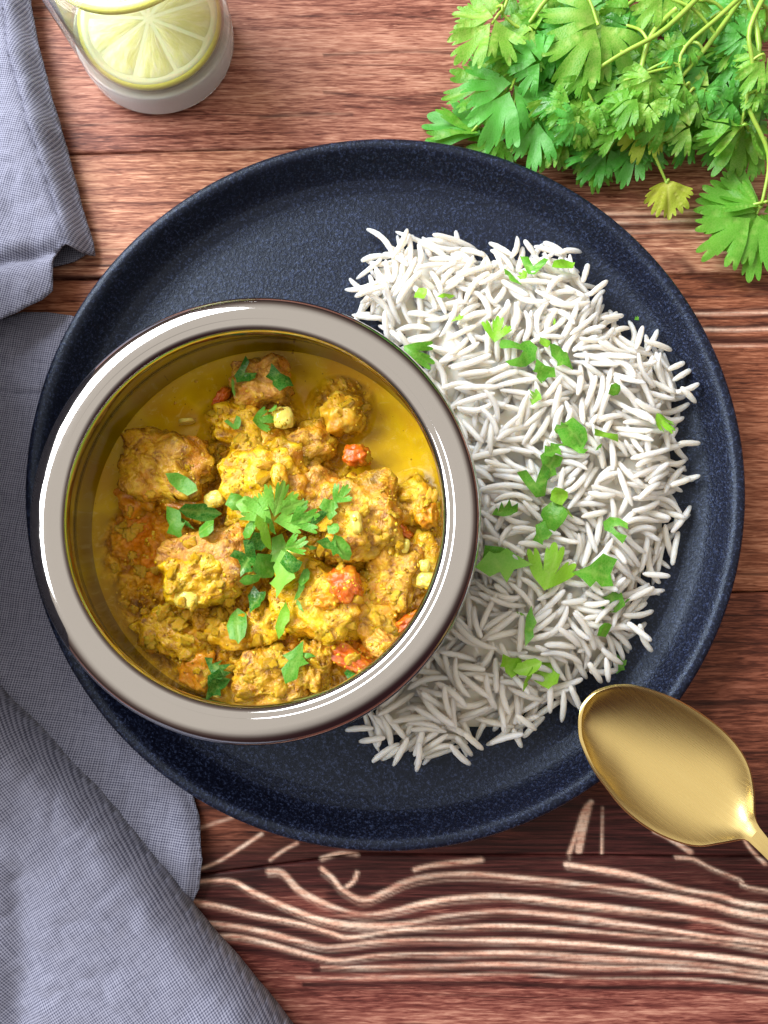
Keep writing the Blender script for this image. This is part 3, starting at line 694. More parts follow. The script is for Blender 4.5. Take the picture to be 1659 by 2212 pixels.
EDGE = [(797,488,850,552,.2),(905,474,893,545,-.05),(748,634,815,622,-.2),(762,682,830,690,-.1),(935,520,1032,525,.1),(1060,518,1105,550,0),(1120,510,1105,560,.2),(1128,535,1155,552,0),(1155,534,1215,548,.05),(1178,520,1225,548,.15),(1205,552,1260,534,.15),
        (1302,620,1262,655,0),(1268,575,1255,615,0),(1338,690,1290,700,0),(1380,714,1362,765,0),(1420,714,1390,765,.05),(1445,760,1385,745,0),(1474,786,1440,802,0),(1490,800,1450,825,0),(1497,838,1450,858,.1),(1485,880,1455,850,0),(1522,972,1470,995,.05),(1505,960,1460,962,0),
        (1478,1040,1440,1052,0),(1494,1094,1450,1150,.05),(1464,1150,1458,1218,-.08),(1438,1245,1385,1240,0),(1432,1275,1375,1285,0),(1402,1270,1350,1295,0),(1408,1322,1340,1330,.15),(1396,1405,1368,1350,.18),(1335,1432,1290,1400,.1),(1330,1448,1270,1450,.12),(1290,1470,1262,1430,0),(1305,1468,1300,1420,0),
        (1212,1557,1212,1490,-.05),(1183,1535,1180,1470,0),(1125,1612,1108,1575,0),(1058,1602,1125,1582,.1),(1130,1590,1178,1552,.05),(948,1688,925,1625,-.08),(862,1672,888,1612,.05),(805,1642,860,1605,.1),(915,1678,912,1620,.1),(900,1660,905,1600,-.1),(1012,1648,970,1605,.1),(1018,1630,985,1590,0),(748,1578,805,1572,.08),(825,1640,868,1610,0),(1040,1615,1000,1580,0),(850,1650,880,1590,0),
        (1250,1530,1225,1480,0),(1385,1380,1345,1345,0),(1470,1120,1430,1100,0),(1150,1570,1110,1540,0),(960,1670,950,1610,.05),(778,1600,830,1590,0),(820,705,870,745,.1),(860,735,900,780,0),(830,690,840,740,-.1),(770,655,830,640,.1),(830,560,880,590,.2),(880,510,850,570,.1)]
for x1, y1, x2, y2, bd in EDGE:
    a = at(x1, y1, .013); b = at(x2, y2, .016); c = (a+b)/2
    drop(c.x, c.y, math.atan2(b.y-a.y, b.x-a.x), (b-a).length*1.05, .0012, bd, True)
def grain_mesh(P, rad, segs=11, nn=8):
    sp = np.sin(np.linspace(-1, 1, segs)*math.pi/2); s0 = np.linspace(-1, 1, 9)
    pts = np.stack([np.interp(sp, s0, P[:, k]) for k in range(3)], 1)
    rr = rad*(1-random.uniform(.2, .45)*np.abs(sp+random.uniform(-.12, .12))**2.2)*np.sqrt(np.clip(1-np.abs(sp)**random.uniform(7, 14), .012, 1))*(1+.05*np.sin(sp*9+random.random()*6))
    V, Fc = tube(pts, rr, nn); return V, Fc
vis = np.bincount(ids[ids >= 0].ravel(), minlength=len(G))
order = np.argsort(-vis); top = set(order[:300].tolist())
for i in range(len(G)-len(EDGE)-2, len(G)): 
    pass
SV, SF, ST = [], [], []
for i, (P, rad) in enumerate(G):
    V, Fc = grain_mesh(P, rad)
    if vis[i] > 3: add_surf(V, Fc)
    if i in top:
        c = Vector(P[4]); me = mesh('rice_grain', [v-c for v in V], Fc, M_RICE); setattr_f(me, 'tone', np.full(len(V), random.random()))
        o = obj('rice_grain', me); o.location = c
        tag(o, 'long white basmati rice grain lying in the rice heap on the plate', 'rice grain', 'loose grains of the rice heap')
    elif vis[i] > 0:
        o = len(SV); SV.extend(V); SF.extend(tuple(a+o for a in f) for f in Fc); ST.extend([random.random()]*len(V))
# soft core of the heap
cm = (HT-.0058 > PZ+.0006) & ins & (rb > .066)
ii = -np.ones_like(ids); ii[::3, ::3] = 0; sub = cm[::3, ::3]; sx3, sy3, sz3 = RX[::3, ::3], RY[::3, ::3], (HT-.0058)[::3, ::3]
id3 = -np.ones(sub.shape, int); id3[sub] = np.arange(sub.sum())+len(SV)
SV.extend(Vector(v) for v in np.stack([sx3[sub], sy3[sub], sz3[sub]], 1)); ST.extend([.3]*int(sub.sum()))
q = np.stack([id3[:-1, :-1], id3[:-1, 1:], id3[1:, 1:], id3[1:, :-1]], -1).reshape(-1, 4); q = q[(q >= 0).all(1)]
SF.extend(map(tuple, q.tolist()))
me = mesh('rice_heap', SV, SF, M_RICE); setattr_f(me, 'tone', ST)
tag(obj('rice_heap', me), 'heap of white basmati rice filling the right half of the plate', 'rice', kind='stuff')
print('grains', len(G), 'stuff verts', len(SV))

# ---------------------------------------------------------------- coriander
LM = [leaf_mat('leaf_green', (.035, .22, .012), (.08, .34, .022), (.16, .44, .035)),
      leaf_mat('leaf_bluegreen', (.030, .27, .034), (.065, .38, .045), (.13, .48, .06), vein=(.22, .5, .16)),
      leaf_mat('leaf_yellowgreen', (.075, .31, .018), (.13, .41, .030), (.24, .49, .05), vein=(.6, .7, .2)),
      leaf_mat('leaf_yellow', (.26, .46, .03), (.42, .54, .04), (.55, .55, .05), vein=(.7, .7, .2)),
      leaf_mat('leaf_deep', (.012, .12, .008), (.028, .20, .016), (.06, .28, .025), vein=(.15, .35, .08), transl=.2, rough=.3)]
t_ = NT('coriander_stem'); nn_ = t_.noise(t_.coord(), 120, 3)
t_.p(Base_Color=t_.mix(nn_, (.22, .42, .04), (.36, .52, .08)), Roughness=.38); t_.b.inputs['Subsurface Weight'].default_value = .2
t_.b.inputs['Subsurface Scale'].default_value = .002; M_STEM = t_.m
def leaflet_outline(L, width, lobes=3, teeth=3, seed=0, N=150, cut=.5, n0=.16):
    """wedge-based leaflet from the origin along +x, polar outline"""
    rr = random.Random(seed); ph = np.linspace(-width, width, N)
    c = np.linspace(-width*.68, width*.68, lobes); ll = [1-.20*abs(a/width)**1.4+rr.uniform(-.05, .05) for a in c]
    hw = width/lobes*1.05
    r = np.zeros(N)
    for a, l in zip(c, ll):
        u = np.abs(ph-a)/hw; r = np.maximum(r, l*(1-(cut+.12)*np.clip(u, 0, 1.3)**4.5))
    r = np.maximum(r, 1-cut*1.4)
    f = teeth*math.pi/hw/2; d = rr.uniform(0, 3)
    tt = np.abs(np.sin((ph+d)*f))**.55
    r *= 1-.22*(1-tt)
    ed = np.clip((width-np.abs(ph))/(width*.16), 0, 1); r *= n0+(1-n0)*ed**.5
    return [(L*a*math.cos(b), L*a*math.sin(b)) for a, b in zip(r, ph)]
def vein_of(x, y, L, dirs):
    d = 9; r = math.hypot(x, y); ph = math.atan2(y, x)
    for a, l in dirs:
        dd = abs(ph-a)*r
        if abs(ph-a) < 1.2: d = min(d, dd)
    return math.exp(-(d/(L*.016))**2)
TPL = {}
def leaf_tpl(kind):
    """returns list of (verts2d, faces, vein, tip) for a unit leaf pointing along +x"""
    parts = []
    if kind.startswith('fan'): specs = [(0, (0, 0), 1.0, R(52), 3, int(kind[3:] or 0))]
    elif kind.startswith('wide'): specs = [(0, (0, 0), 1.0, R(80), 5, int(kind[4:] or 0))]
    elif kind.startswith('nar'): specs = [(0, (0, 0), 1.0, R(27), 2, int(kind[3:] or 0))]
    else:
        s = int(kind[3:] or 0); specs = [(0, (.16, 0), .84, R(44), 3, s), (R(68), (.06, .03), .74, R(42), 3, s+1), (R(-68), (.06, -.03), .74, R(42), 3, s+2)]
    V = []; Fc = []; ve = []; tp = []
    for a, (ox, oy), L, w_, lob, sd in specs:
        ol = leaflet_outline(L, w_, lob, 3, sd+11, cut=.55 if lob < 5 else .5)
        # remove near duplicates
        o2 = []
        for p in ol:
            if not o2 or math.hypot(p[0]-o2[-1][0], p[1]-o2[-1][1]) > .008: o2.append(p)
        o2.append((-.01, 0))
        v, f = fillpoly(o2, .065)
        dirs = [(b, 1) for b in np.linspace(-w_*.68, w_*.68, lob)]
        for b in list(np.linspace(-w_*.68, w_*.68, lob)): pass
        n0 = len(V)
        for x, y in v:
            ve.append(vein_of(x, y, L, dirs)); tp.append(min(1, math.hypot(x, y)/L))
            X = x*math.cos(a)-y*math.sin(a)+ox; Y = x*math.sin(a)+y*math.cos(a)+oy; V.append((X, Y, a))
        Fc += [tuple(i+n0 for i in t) for t in f]
    return V, Fc, ve, tp
def leaf_mesh(kind, L, droop=.25, fold=.25, wav=.05, seed=0, m=None):
    if kind not in TPL: TPL[kind] = leaf_tpl(kind)
    V, Fc, ve, tp = TPL[kind]; rr = random.Random(seed); s1, s2 = rr.uniform(0, 9), rr.uniform(0, 9)
    out = []
    for (x, y, a), vn in zip(V, ve):
        r = math.hypot(x, y); ph = math.atan2(y, x)-a
        z = -droop*r*r + fold*abs(math.sin(ph*1.0))*r*.5 + wav*math.sin(x*7+s1)*math.cos(y*8+s2) - .012*vn + .02*math.cos(ph*14+s1)*r
        if a: z -= abs(a)*.06*r
        out.append((x*L, y*L, z*L))
    me = mesh('leaf', out, Fc, m); setattr_f(me, 'vein', ve); setattr_f(me, 'tip', tp)
    return me
SPR = [ # stem polyline in picture units, heights (m), label
 ([(1560,-60),(1440,60),(1340,118),(1230,190),(1150,262)], (.040, .038, .034, .026, .020), 'long coriander sprig whose pale stem crosses the bunch to the upper left'),
 ([(1640,-60),(1520,110),(1400,240),(1330,300)], (.034, .032, .026, .018), 'coriander sprig with a straight stem pointing at the plate rim'),
 ([(1460,20),(1405,80),(1378,190),(1385,255),(1412,330),(1440,395)], (.036, .034, .030, .026, .018, .012), 'coriander sprig hanging downward that ends in two yellow leaves'),
 ([(1680,-60),(1620,60),(1625,150),(1600,275)], (.042, .040, .034, .022), 'coriander sprig with long narrow leaves near the right edge'),
 ([(1600,-60),(1640,100),(1612,210),(1659,330),(1650,420),(1635,462)], (.034, .032, .028, .020, .014, .010), 'coriander sprig carrying the big flat leaf at the right edge of the picture'),
 ([(1250,-60),(1180,0),(1130,60),(1085,30)], (.034, .032, .028, .030), 'outermost coriander sprig at the upper left of the bunch'),
 ([(1500,-80),(1330,0),(1220,100),(1120,160)], (.030, .028, .022, .018), 'coriander sprig with blue-green leaves at the left of the bunch'),
 ([(1660,-60),(1560,30),(1470,120),(1490,220)], (.038, .038, .034, .026), 'coriander sprig with small pale leaves in the middle of the bunch'),
 ([(1550,-90),(1400,-20),(1300,60),(1240,130)], (.020, .018, .014, .010), 'deep green coriander sprig lying lowest in the bunch'),
 ([(1700,-40),(1600,120),(1540,200),(1480,270)], (.018, .016, .012, .008), 'shaded coriander sprig lying at the bottom right of the bunch')]
LV = [ # sprig, base px, tip px, z, kind, material, droop, fold, roll
 (5,1090,22,985,130,.034,'tri1',2,.15,.3,.1),(5,1095,10,1010,25,.030,'fan3',2,.3,.3,0),(5,1165,95,1065,140,.027,'tri4',2,.3,.4,.2),(5,1150,90,1185,150,.026,'fan1',3,.4,.5,.3),
 (6,1122,150,1050,312,.024,'tri2',1,.2,.35,0),(6,1110,165,960,205,.018,'tri5',0,.2,.2,0),(6,1150,150,1172,250,.022,'fan5',1,.2,.3,.2),(6,1055,292,920,262,.012,'nar1',0,.1,.2,.1),(6,1060,295,925,245,.010,'fan2',1,.3,.2,.1),
 (6,1165,225,1150,362,.020,'tri7',1,.25,.3,.2),(6,1105,290,1005,330,.009,'tri3',0,.2,.2,0),(6,1115,230,1080,330,.016,'nar3',2,.2,.5,.2),
 (5,1320,10,1215,175,.036,'tri8',2,.25,.35,-.1),(5,1300,20,1250,100,.032,'fan7',2,.3,.3,0),
 (0,1222,275,1108,350,.016,'fan9',2,.2,.25,.1),(0,1215,285,1160,372,.014,'fan3',2,.2,.2,.1),(0,1300,270,1205,295,.020,'fan2',2,.35,.5,.3),(0,1290,262,1215,330,.018,'fan4',0,.2,.3,0),
 (1,1290,330,1198,315,.016,'fan11',1,.2,.3,0),(1,1300,300,1230,345,.018,'nar2',2,.2,.3,0),(1,1280,320,1285,425,.010,'tri6',0,.15,.2,0),(1,1320,320,1245,400,.012,'tri9',1,.2,.3,0),(1,1380,290,1300,270,.020,'fan8',2,.3,.3,.2),(1,1382,300,1330,422,.014,'tri1',1,.25,.4,.2),
 (2,1408,240,1362,382,.022,'tri11',3,.25,.4,-.2),(2,1440,392,1450,478,.012,'wide2',3,.25,.3,0),(2,1440,392,1415,440,.010,'fan1',3,.2,.3,0),
 (3,1602,272,1475,350,.022,'nar4',2,.15,.5,.2),(3,1602,276,1475,392,.019,'nar5',0,.2,.6,-.2),(3,1600,280,1590,395,.014,'fan12',2,.3,.4,.2),(3,1605,270,1560,330,.018,'nar1',2,.2,.3,.2),(3,1610,275,1680,330,.020,'fan5',0,.3,.4,-.3),
 (4,1642,455,1505,560,.012,'tri21',0,.05,.12,.02),(4,1640,455,1620,610,.010,'tri22',0,.05,.1,0),(4,1640,450,1500,450,.009,'wide4',0,.05,.12,0),(4,1645,455,1720,540,.010,'tri24',0,.05,.1,0),(4,1635,445,1560,415,.014,'fan9',0,.2,.3,.1),(4,1655,440,1700,420,.014,'fan2',0,.3,.3,.1),
 (7,1395,145,1350,240,.030,'tri12',2,.25,.3,0),(7,1440,110,1400,170,.028,'fan3',0,.3,.3,0),(7,1490,185,1450,265,.027,'fan13',2,.2,.3,.1),(7,1500,190,1520,270,.026,'fan2',2,.25,.4,.2),(7,1488,225,1425,290,.021,'nar7',2,.25,.5,.1),(7,1490,270,1440,335,.015,'fan8',0,.3,.4,.1),(7,1530,190,1505,330,.018,'tri5',0,.3,.4,.1),
 (1,1440,-20,1372,66,.038,'tri13',2,.2,.3,0),(1,1500,-10,1475,72,.036,'tri14',2,.2,.3,0),(1,1540,30,1500,110,.030,'tri15',0,.3,.3,.2),(1,1450,90,1400,130,.030,'fan5',4,.3,.4,.1),(1,1480,90,1420,150,.028,'tri9',1,.4,.6,.3),(1,1430,130,1480,190,.026,'tri3',1,.4,.6,-.3),
 (3,1659,120,1600,205,.036,'tri16',2,.25,.4,.1),(3,1659,50,1610,100,.032,'tri12',0,.25,.4,.1),(3,1640,200,1600,240,.030,'fan8',2,.25,.4,.1),(4,1600,130,1545,185,.028,'fan11',1,.3,.3,.1),(4,1650,210,1580,300,.020,'nar7',0,.2,.5,.2),(4,1640,300,1580,390,.012,'tri8',0,.2,.3,0),
 (0,1220,60,1160,10,.030,'tri3',1,.2,.3,.1),(0,1300,150,1240,240,.024,'tri6',2,.3,.4,.2),(0,1340,120,1290,60,.028,'fan7',4,.2,.3,.1),(0,1360,60,1320,10,.030,'tri8',4,.2,.3,0),(0,1250,190,1180,240,.018,'fan4',3,.3,.4,.2),(5,1200,-40,1140,40,.030,'tri16',2,.2,.3,.1),(5,1110,-30,1085,30,.028,'fan5',0,.2,.3,.1),
 (6,1240,130,1200,215,.022,'fan11',4,.2,.3,0),(6,1250,210,1200,260,.014,'tri5',4,.2,.3,0),(7,1350,180,1300,250,.024,'tri2',0,.3,.3,.1),(7,1320,190,1285,140,.026,'fan3',2,.2,.5,.2),(2,1370,210,1320,255,.022,'fan9',0,.3,.4,.1),(2,1400,180,1450,240,.024,'fan1',1,.3,.4,.1)]
# leaves under the named ones, darker greens lower down for the shaded gaps
DEEP = [(1200,20),(1250,90),(1330,60),(1420,30),(1500,60),(1580,30),(1640,20),(1260,170),(1350,170),(1430,150),(1510,140),(1580,120),(1640,150),(1290,240),(1370,250),(1450,230),(1530,230),(1600,220),(1660,240),(1180,200),(1210,230),(1320,290),(1420,280),(1500,290),(1120,120),(1150,60),(1560,280),(1400,100),(1480,20),(1340,100),(1300,20),(1240,250),(1560,170),(1460,190)]
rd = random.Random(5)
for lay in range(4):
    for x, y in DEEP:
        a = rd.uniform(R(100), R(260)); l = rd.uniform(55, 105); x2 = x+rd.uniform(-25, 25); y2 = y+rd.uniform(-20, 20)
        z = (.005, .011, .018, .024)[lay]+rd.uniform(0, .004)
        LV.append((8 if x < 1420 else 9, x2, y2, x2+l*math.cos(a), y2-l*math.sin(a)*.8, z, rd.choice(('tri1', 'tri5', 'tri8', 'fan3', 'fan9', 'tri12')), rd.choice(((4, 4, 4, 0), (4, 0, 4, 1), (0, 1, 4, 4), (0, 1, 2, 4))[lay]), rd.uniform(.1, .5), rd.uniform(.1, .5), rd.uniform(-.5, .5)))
for q in range(46):
    x = rd.uniform(1130, 1655); y = rd.uniform(0, 250) if x > 1200 else rd.uniform(0, 200); a = rd.uniform(R(150), R(290)); l = rd.uniform(60, 105)
    LV.append((rd.choice((0, 1, 3, 7)) if x > 1300 else 6, x, y, x+l*math.cos(a), y-l*math.sin(a)*.8, rd.uniform(.026, .036), rd.choice(('tri2', 'tri4', 'tri7', 'tri11', 'tri13')), rd.choice((0, 0, 1, 2)), rd.uniform(.2, .6), rd.uniform(.3, .6), rd.uniform(-.6, .6)))
roots = []
for k, (pts, hs, lab) in enumerate(SPR):
    P = [at(x, y, h) for (x, y), h in zip(pts, hs)]; P = [Vector(p) for p in smoothprof([tuple(p) for p in P], 5)]
    root = tag(empty('coriander_sprig', (P[0].x, P[0].y, 0)), lab, 'coriander', 'sprigs of the coriander bunch'); roots.append((root, P))
    V, Fc = tube(P, np.linspace(.00115, .0005, len(P)), 8); obj('stem', mesh('stem', V, Fc, M_STEM), root)
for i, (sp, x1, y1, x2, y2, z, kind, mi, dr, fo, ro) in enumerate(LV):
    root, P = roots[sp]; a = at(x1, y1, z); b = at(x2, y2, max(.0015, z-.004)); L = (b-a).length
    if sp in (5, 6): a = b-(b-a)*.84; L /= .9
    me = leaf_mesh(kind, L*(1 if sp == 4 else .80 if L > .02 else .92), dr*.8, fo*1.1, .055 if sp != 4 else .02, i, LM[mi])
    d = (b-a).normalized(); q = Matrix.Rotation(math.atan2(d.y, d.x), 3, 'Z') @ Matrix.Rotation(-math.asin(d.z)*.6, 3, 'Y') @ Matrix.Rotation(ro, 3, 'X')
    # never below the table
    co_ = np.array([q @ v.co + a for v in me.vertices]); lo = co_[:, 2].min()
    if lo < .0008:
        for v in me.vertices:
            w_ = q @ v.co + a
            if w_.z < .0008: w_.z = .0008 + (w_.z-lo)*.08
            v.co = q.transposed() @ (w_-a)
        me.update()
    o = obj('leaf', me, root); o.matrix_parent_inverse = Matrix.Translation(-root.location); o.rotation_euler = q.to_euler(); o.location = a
    # petiole from the nearest stem point
    n_ = min(P, key=lambda p: (p-a).length); dd = (n_-a).length
    if i < 72 and .002 < dd < .035:
        mid = (a+n_)/2 + Vector((0, 0, .002)); V, Fc = tube(smoothprof([tuple(n_), tuple(mid), tuple(a+(b-a)*.12+Vector((0, 0, -.0003)))], 5), .0006, 6)
        obj('petiole', mesh('petiole', V, Fc, M_STEM), root)

# ---------------------------------------------------------------- chopped leaves on rice and curry
PC = {'wedge': [(-.5, -.1), (-.15, .12), (.1, .45), (.5, .38), (.42, .1), (.48, -.2), (.2, -.3), (.05, -.22), (-.1, -.38), (-.25, -.2)],
      'square': [(-.42, -.3), (-.38, .35), (.05, .42), (.4, .3), (.45, -.05), (.3, -.35), (.02, -.42)],
      'sliver': [(-.5, 0), (-.2, .11), (.15, .13), (.5, .04), (.3, -.06), (.1, -.13), (-.1, -.06), (-.25, -.12)],
      'vee': [(-.5, .35), (-.2, .38), (.0, .02), (.28, .42), (.5, .28), (.42, .05), (.15, -.38), (-.1, -.32)],
      'long': [(-.5, .02), (-.3, .2), (.05, .24), (.35, .16), (.5, -.02), (.3, -.2), (.0, -.24), (-.3, -.18)],
      'point': [(-.5, -.05), (-.25, .22), (-.05, .16), (.05, .3), (.2, .14), (.5, .0), (.22, -.12), (.1, -.3), (-.02, -.16), (-.25, -.24)],
      'arch': [(-.45, -.45), (-.25, .05), (-.3, .35), (-.05, .5), (.25, .42), (.4, .1), (.35, -.3), (.15, -.42), (.12, -.05), (-.02, .12), (-.12, -.1), (-.15, -.48)],
      'tooth': [(-.5, -.12), (-.3, .15), (-.22, .0), (-.08, .38), (.02, .12), (.2, .48), (.28, .15), (.5, .3), (.45, -.1), (.2, -.25), (-.1, -.2)],
      'strip': [(-.5, -.09), (-.5, .09), (0, .12), (.5, .09), (.5, -.09), (0, -.07)]}
CL = [leaf_mat('chop_bright', (.13, .40, .012), (.20, .50, .018), (.28, .54, .03), transl=.2), leaf_mat('chop_mid', (.045, .25, .012), (.08, .33, .018), (.12, .38, .03), transl=.2),
      leaf_mat('chop_dark', (.010, .11, .010), (.02, .17, .014), (.04, .22, .02), transl=.1, rough=.25), leaf_mat('chop_pale', (.12, .40, .035), (.19, .50, .05), (.26, .54, .08), transl=.2)]
bvh = BVHTree.FromPolygons(surfV, surfF)
plv = [(PLX+r*math.cos(a), PLY+r*math.sin(a), PZ+.0002) for r in (0, .115) for a in np.linspace(0, 2*math.pi, 40)]
def chop(px, py, size, ang, kind, mi, label, on, tilt=.0, aspect=1.0, curl=.18, plate_=False):
    h = None
    if not plate_: h, nr = cast(px, py, bvh)
    if h is None: h, nr = at(px, py, PZ), Vector((0, 0, 1))
    if nr.z < 0: nr = -nr
    # average slope from neighbours
    zs = []
    for a in range(8):
        g_, _ = cast(px+size*.35*math.cos(a*.785), py+size*.35*math.sin(a*.785), bvh)
        if g_: zs.append(g_)
    nr = Vector((0, 0, 1)); zt = h.z
    if len(zs) > 5 and not plate_:
        A = np.array([[g.x, g.y, 1] for g in zs]); s_ = np.linalg.lstsq(A, np.array([g.z for g in zs]), rcond=None)[0]
        nr = Vector((-float(np.clip(s_[0], -.5, .5)), -float(np.clip(s_[1], -.5, .5)), 1)).normalized()
        zt = max(h.z, sorted(g.z for g in zs)[-2])
    k = (CAMH-zt)/F; L = size*k*1.08
    pos = at(px, py, zt+.0015)
    rs = random.Random(int(px*13+py))
    if kind in PC:
        ol = []; pp = PC[kind]; nE = len(pp)
        for i in range(nE):
            x1, y1 = pp[i]; x2, y2 = pp[(i+1) % nE]; x1 += rs.uniform(-.04, .04); y1 += rs.uniform(-.04, .04)
            ol.append((x1, y1*aspect))
            if rs.random() < .35: ol.append((x1*.55+x2*.45+rs.uniform(-.03, .03), (y1*.55+y2*.45+rs.uniform(-.03, .03))*aspect))
        v, f = fillpoly(ol, .09 if size > 40 else .14); cx0 = 0
    else:
        vv, f, _, _ = TPL.setdefault(kind, leaf_tpl(kind)) if kind in TPL else TPL.setdefault(kind, leaf_tpl(kind))
        v = [(x-.5, y*aspect) for x, y, a in vv]
    s1 = rs.uniform(0, 6); c1 = curl*rs.uniform(.6, 1.3)*rs.choice((-1, 1, 1)); up = rs.uniform(-.5, .5)
    out = []; ve = []
    for x, y in v:
        z = c1*(x*math.cos(up)+y*math.sin(up))**2 + .05*math.sin(x*6+s1)+.04*math.cos(y*8+s1); out.append((x*L, y*L, z*L)); 
        ve.append(max(math.exp(-(y/.022)**2), .8*math.exp(-(abs(abs(y)-x*.5-.1)/.02)**2)))
    mz = min(o_[2] for o_ in out); out = [(a, b, c-mz*.5) for a, b, c in out]
    me = mesh('coriander_piece', out, f, CL[mi]); setattr_f(me, 'vein', ve); setattr_f(me, 'tip', [1]*len(out))
    o = obj('coriander_piece', me); o.location = pos
    o.rotation_euler = (nr.to_track_quat('Z', 'Y').to_matrix() @ Matrix.Rotation(R(ang), 3, 'Z') @ Matrix.Rotation(tilt, 3, 'X')).to_euler()
    # the tracking above may spin about the normal: rebuild the frame from world x
    zax = nr; xax = Vector((math.cos(R(ang)), math.sin(R(ang)), 0)); xax = (xax-zax*xax.dot(zax)).normalized(); yax = zax.cross(xax)
    o.rotation_euler = (Matrix((xax, yax, zax)).transposed() @ Matrix.Rotation(tilt, 3, 'X')).to_euler()
    tag(o, label, 'coriander leaf', on)
RG = 'chopped coriander on the rice'; CG = 'chopped coriander on the curry'
for a in [
 (909,635,34,80,'square',0,'small squarish leaf piece alone in the upper left of the rice'),(965,640,48,14,'sliver',0,'thin pale sliver right of the small squarish piece'),(1104,600,52,-50,'sliver',1,'dark green stroke left of a small toothed bit near the top'),(1128,600,32,60,'tooth',0,'small toothed bit under the top chevron of leaf'),
 (1150,576,66,-20,'vee',1,'chevron-shaped leaf piece near the top edge of the rice'),(1218,574,62,30,'long',0,'curled leaf piece at the top right edge of the rice'),(988,689,26,0,'tooth',0,'tiny toothed piece near the middle of the upper rice'),(1073,712,58,80,'fan3',0,'round fan-shaped piece in the upper middle of the rice'),
 (1197,697,22,80,'sliver',0,'tiny upright sliver above the zigzag piece'),(1120,762,78,-80,'arch',1,'arched leaf piece with two legs above centre'),(1176,739,30,-10,'square',0,'tiny rectangular piece left of the zigzag piece'),(1212,772,72,-42,'point',1,'zigzag leaf piece with points, upper right of centre'),
 (1172,798,50,-70,'wedge',1,'wedge pointing down beneath the zigzag piece'),(1155,860,44,50,'tooth',3,'pale serrated bit alone left of centre'),(1327,841,30,-5,'square',1,'small notched rectangle in the right part of the rice'),(1434,915,52,-60,'fan9',0,'pale leaf bit near the right edge of the rice heap'),
 (1237,940,72,-50,'square',1,'larger leaf piece at the top of the central cluster'),(1212,924,40,10,'point',1,'small piece overlapping the left of the top cluster leaf'),(1308,940,62,-8,'strip',0,'straight cut stem piece in the right part of the rice'),(1294,966,30,35,'sliver',1,'tiny sliver just below the cut stem piece'),
 (1246,970,38,-35,'tooth',1,'small jagged piece on the lower right of the cluster'),(1196,972,60,30,'point',1,'jagged piece in the middle of the central cluster'),(1186,1008,66,60,'wedge',1,'broad piece below the jagged one in the central cluster'),(1156,1045,80,12,'vee',1,'long pointed piece at the lower left end of the cluster'),
 (1208,1070,40,70,'square',0,'small squarish piece below the central cluster'),(1195,1116,62,55,'square',1,'slanted four-sided piece below the small squarish one'),(1166,1156,50,28,'wedge',1,'small wedge under the slanted four-sided piece'),(1226,1106,34,-50,'sliver',0,'narrow yellowish bit right of the slanted piece'),
 (1090,1103,52,8,'tooth',1,'dark serrated sliver close to the bowl rim'),(1332,1140,52,60,'arch',1,'comb-like toothed piece alone in the right of the rice'),(1085,1218,112,-2,'point',3,'large folded leaf piece beside the steel rim'),(1070,1205,60,-10,'square',1,'darker half of the folded leaf nearest the steel rim'),
 (1187,1226,98,70,'fan8',0,'largest flat leaf piece in the middle of the lower rice'),(1283,1238,88,-10,'wedge',1,'dark leaf piece with a fold at the lower right'),(1317,1290,66,-70,'square',1,'square leaf end hanging below the folded dark piece'),(1352,1300,24,30,'sliver',1,'tiny triangle right of the square leaf end'),
 (1305,1360,38,80,'square',1,'small diamond piece near the lower right of the rice'),(1303,1383,18,0,'tooth',1,'tiny bit just below the small diamond piece'),(1145,1350,86,82,'sliver',1,'thin upright sliver low in the rice'),(1124,1326,20,-10,'sliver',1,'tiny dash above the upright sliver'),(1090,1213,18,70,'sliver',1,'tiny speck above the folded leaf by the rim'),
 (1100,1432,58,-55,'wedge',0,'left piece of the bottom trio of leaves'),(1140,1440,60,20,'long',0,'middle piece of the bottom trio of leaves'),(1140,1466,56,80,'sliver',0,'downward pointing sliver of the bottom trio'),(1178,1455,60,-30,'square',0,'right rounded piece of the bottom trio of leaves'),
 (905,770,76,-35,'fan11',1,'dark toothed leaf piece tucked against the upper right rim')]:
    chop(*a, RG)
chop(1382, 685, 28, 20, 'tooth', 1, 'tiny heart-shaped leaf bit alone on the upper right of the plate', RG, plate_=True)
chop(1338, 1437, 34, 60, 'wedge', 1, 'small leaf piece on the plate at the lower right of the rice', RG, plate_=True)
chop(1487, 1424, 14, -60, 'strip', 0, 'tiny green fleck on the plate above the spoon', RG, plate_=True)
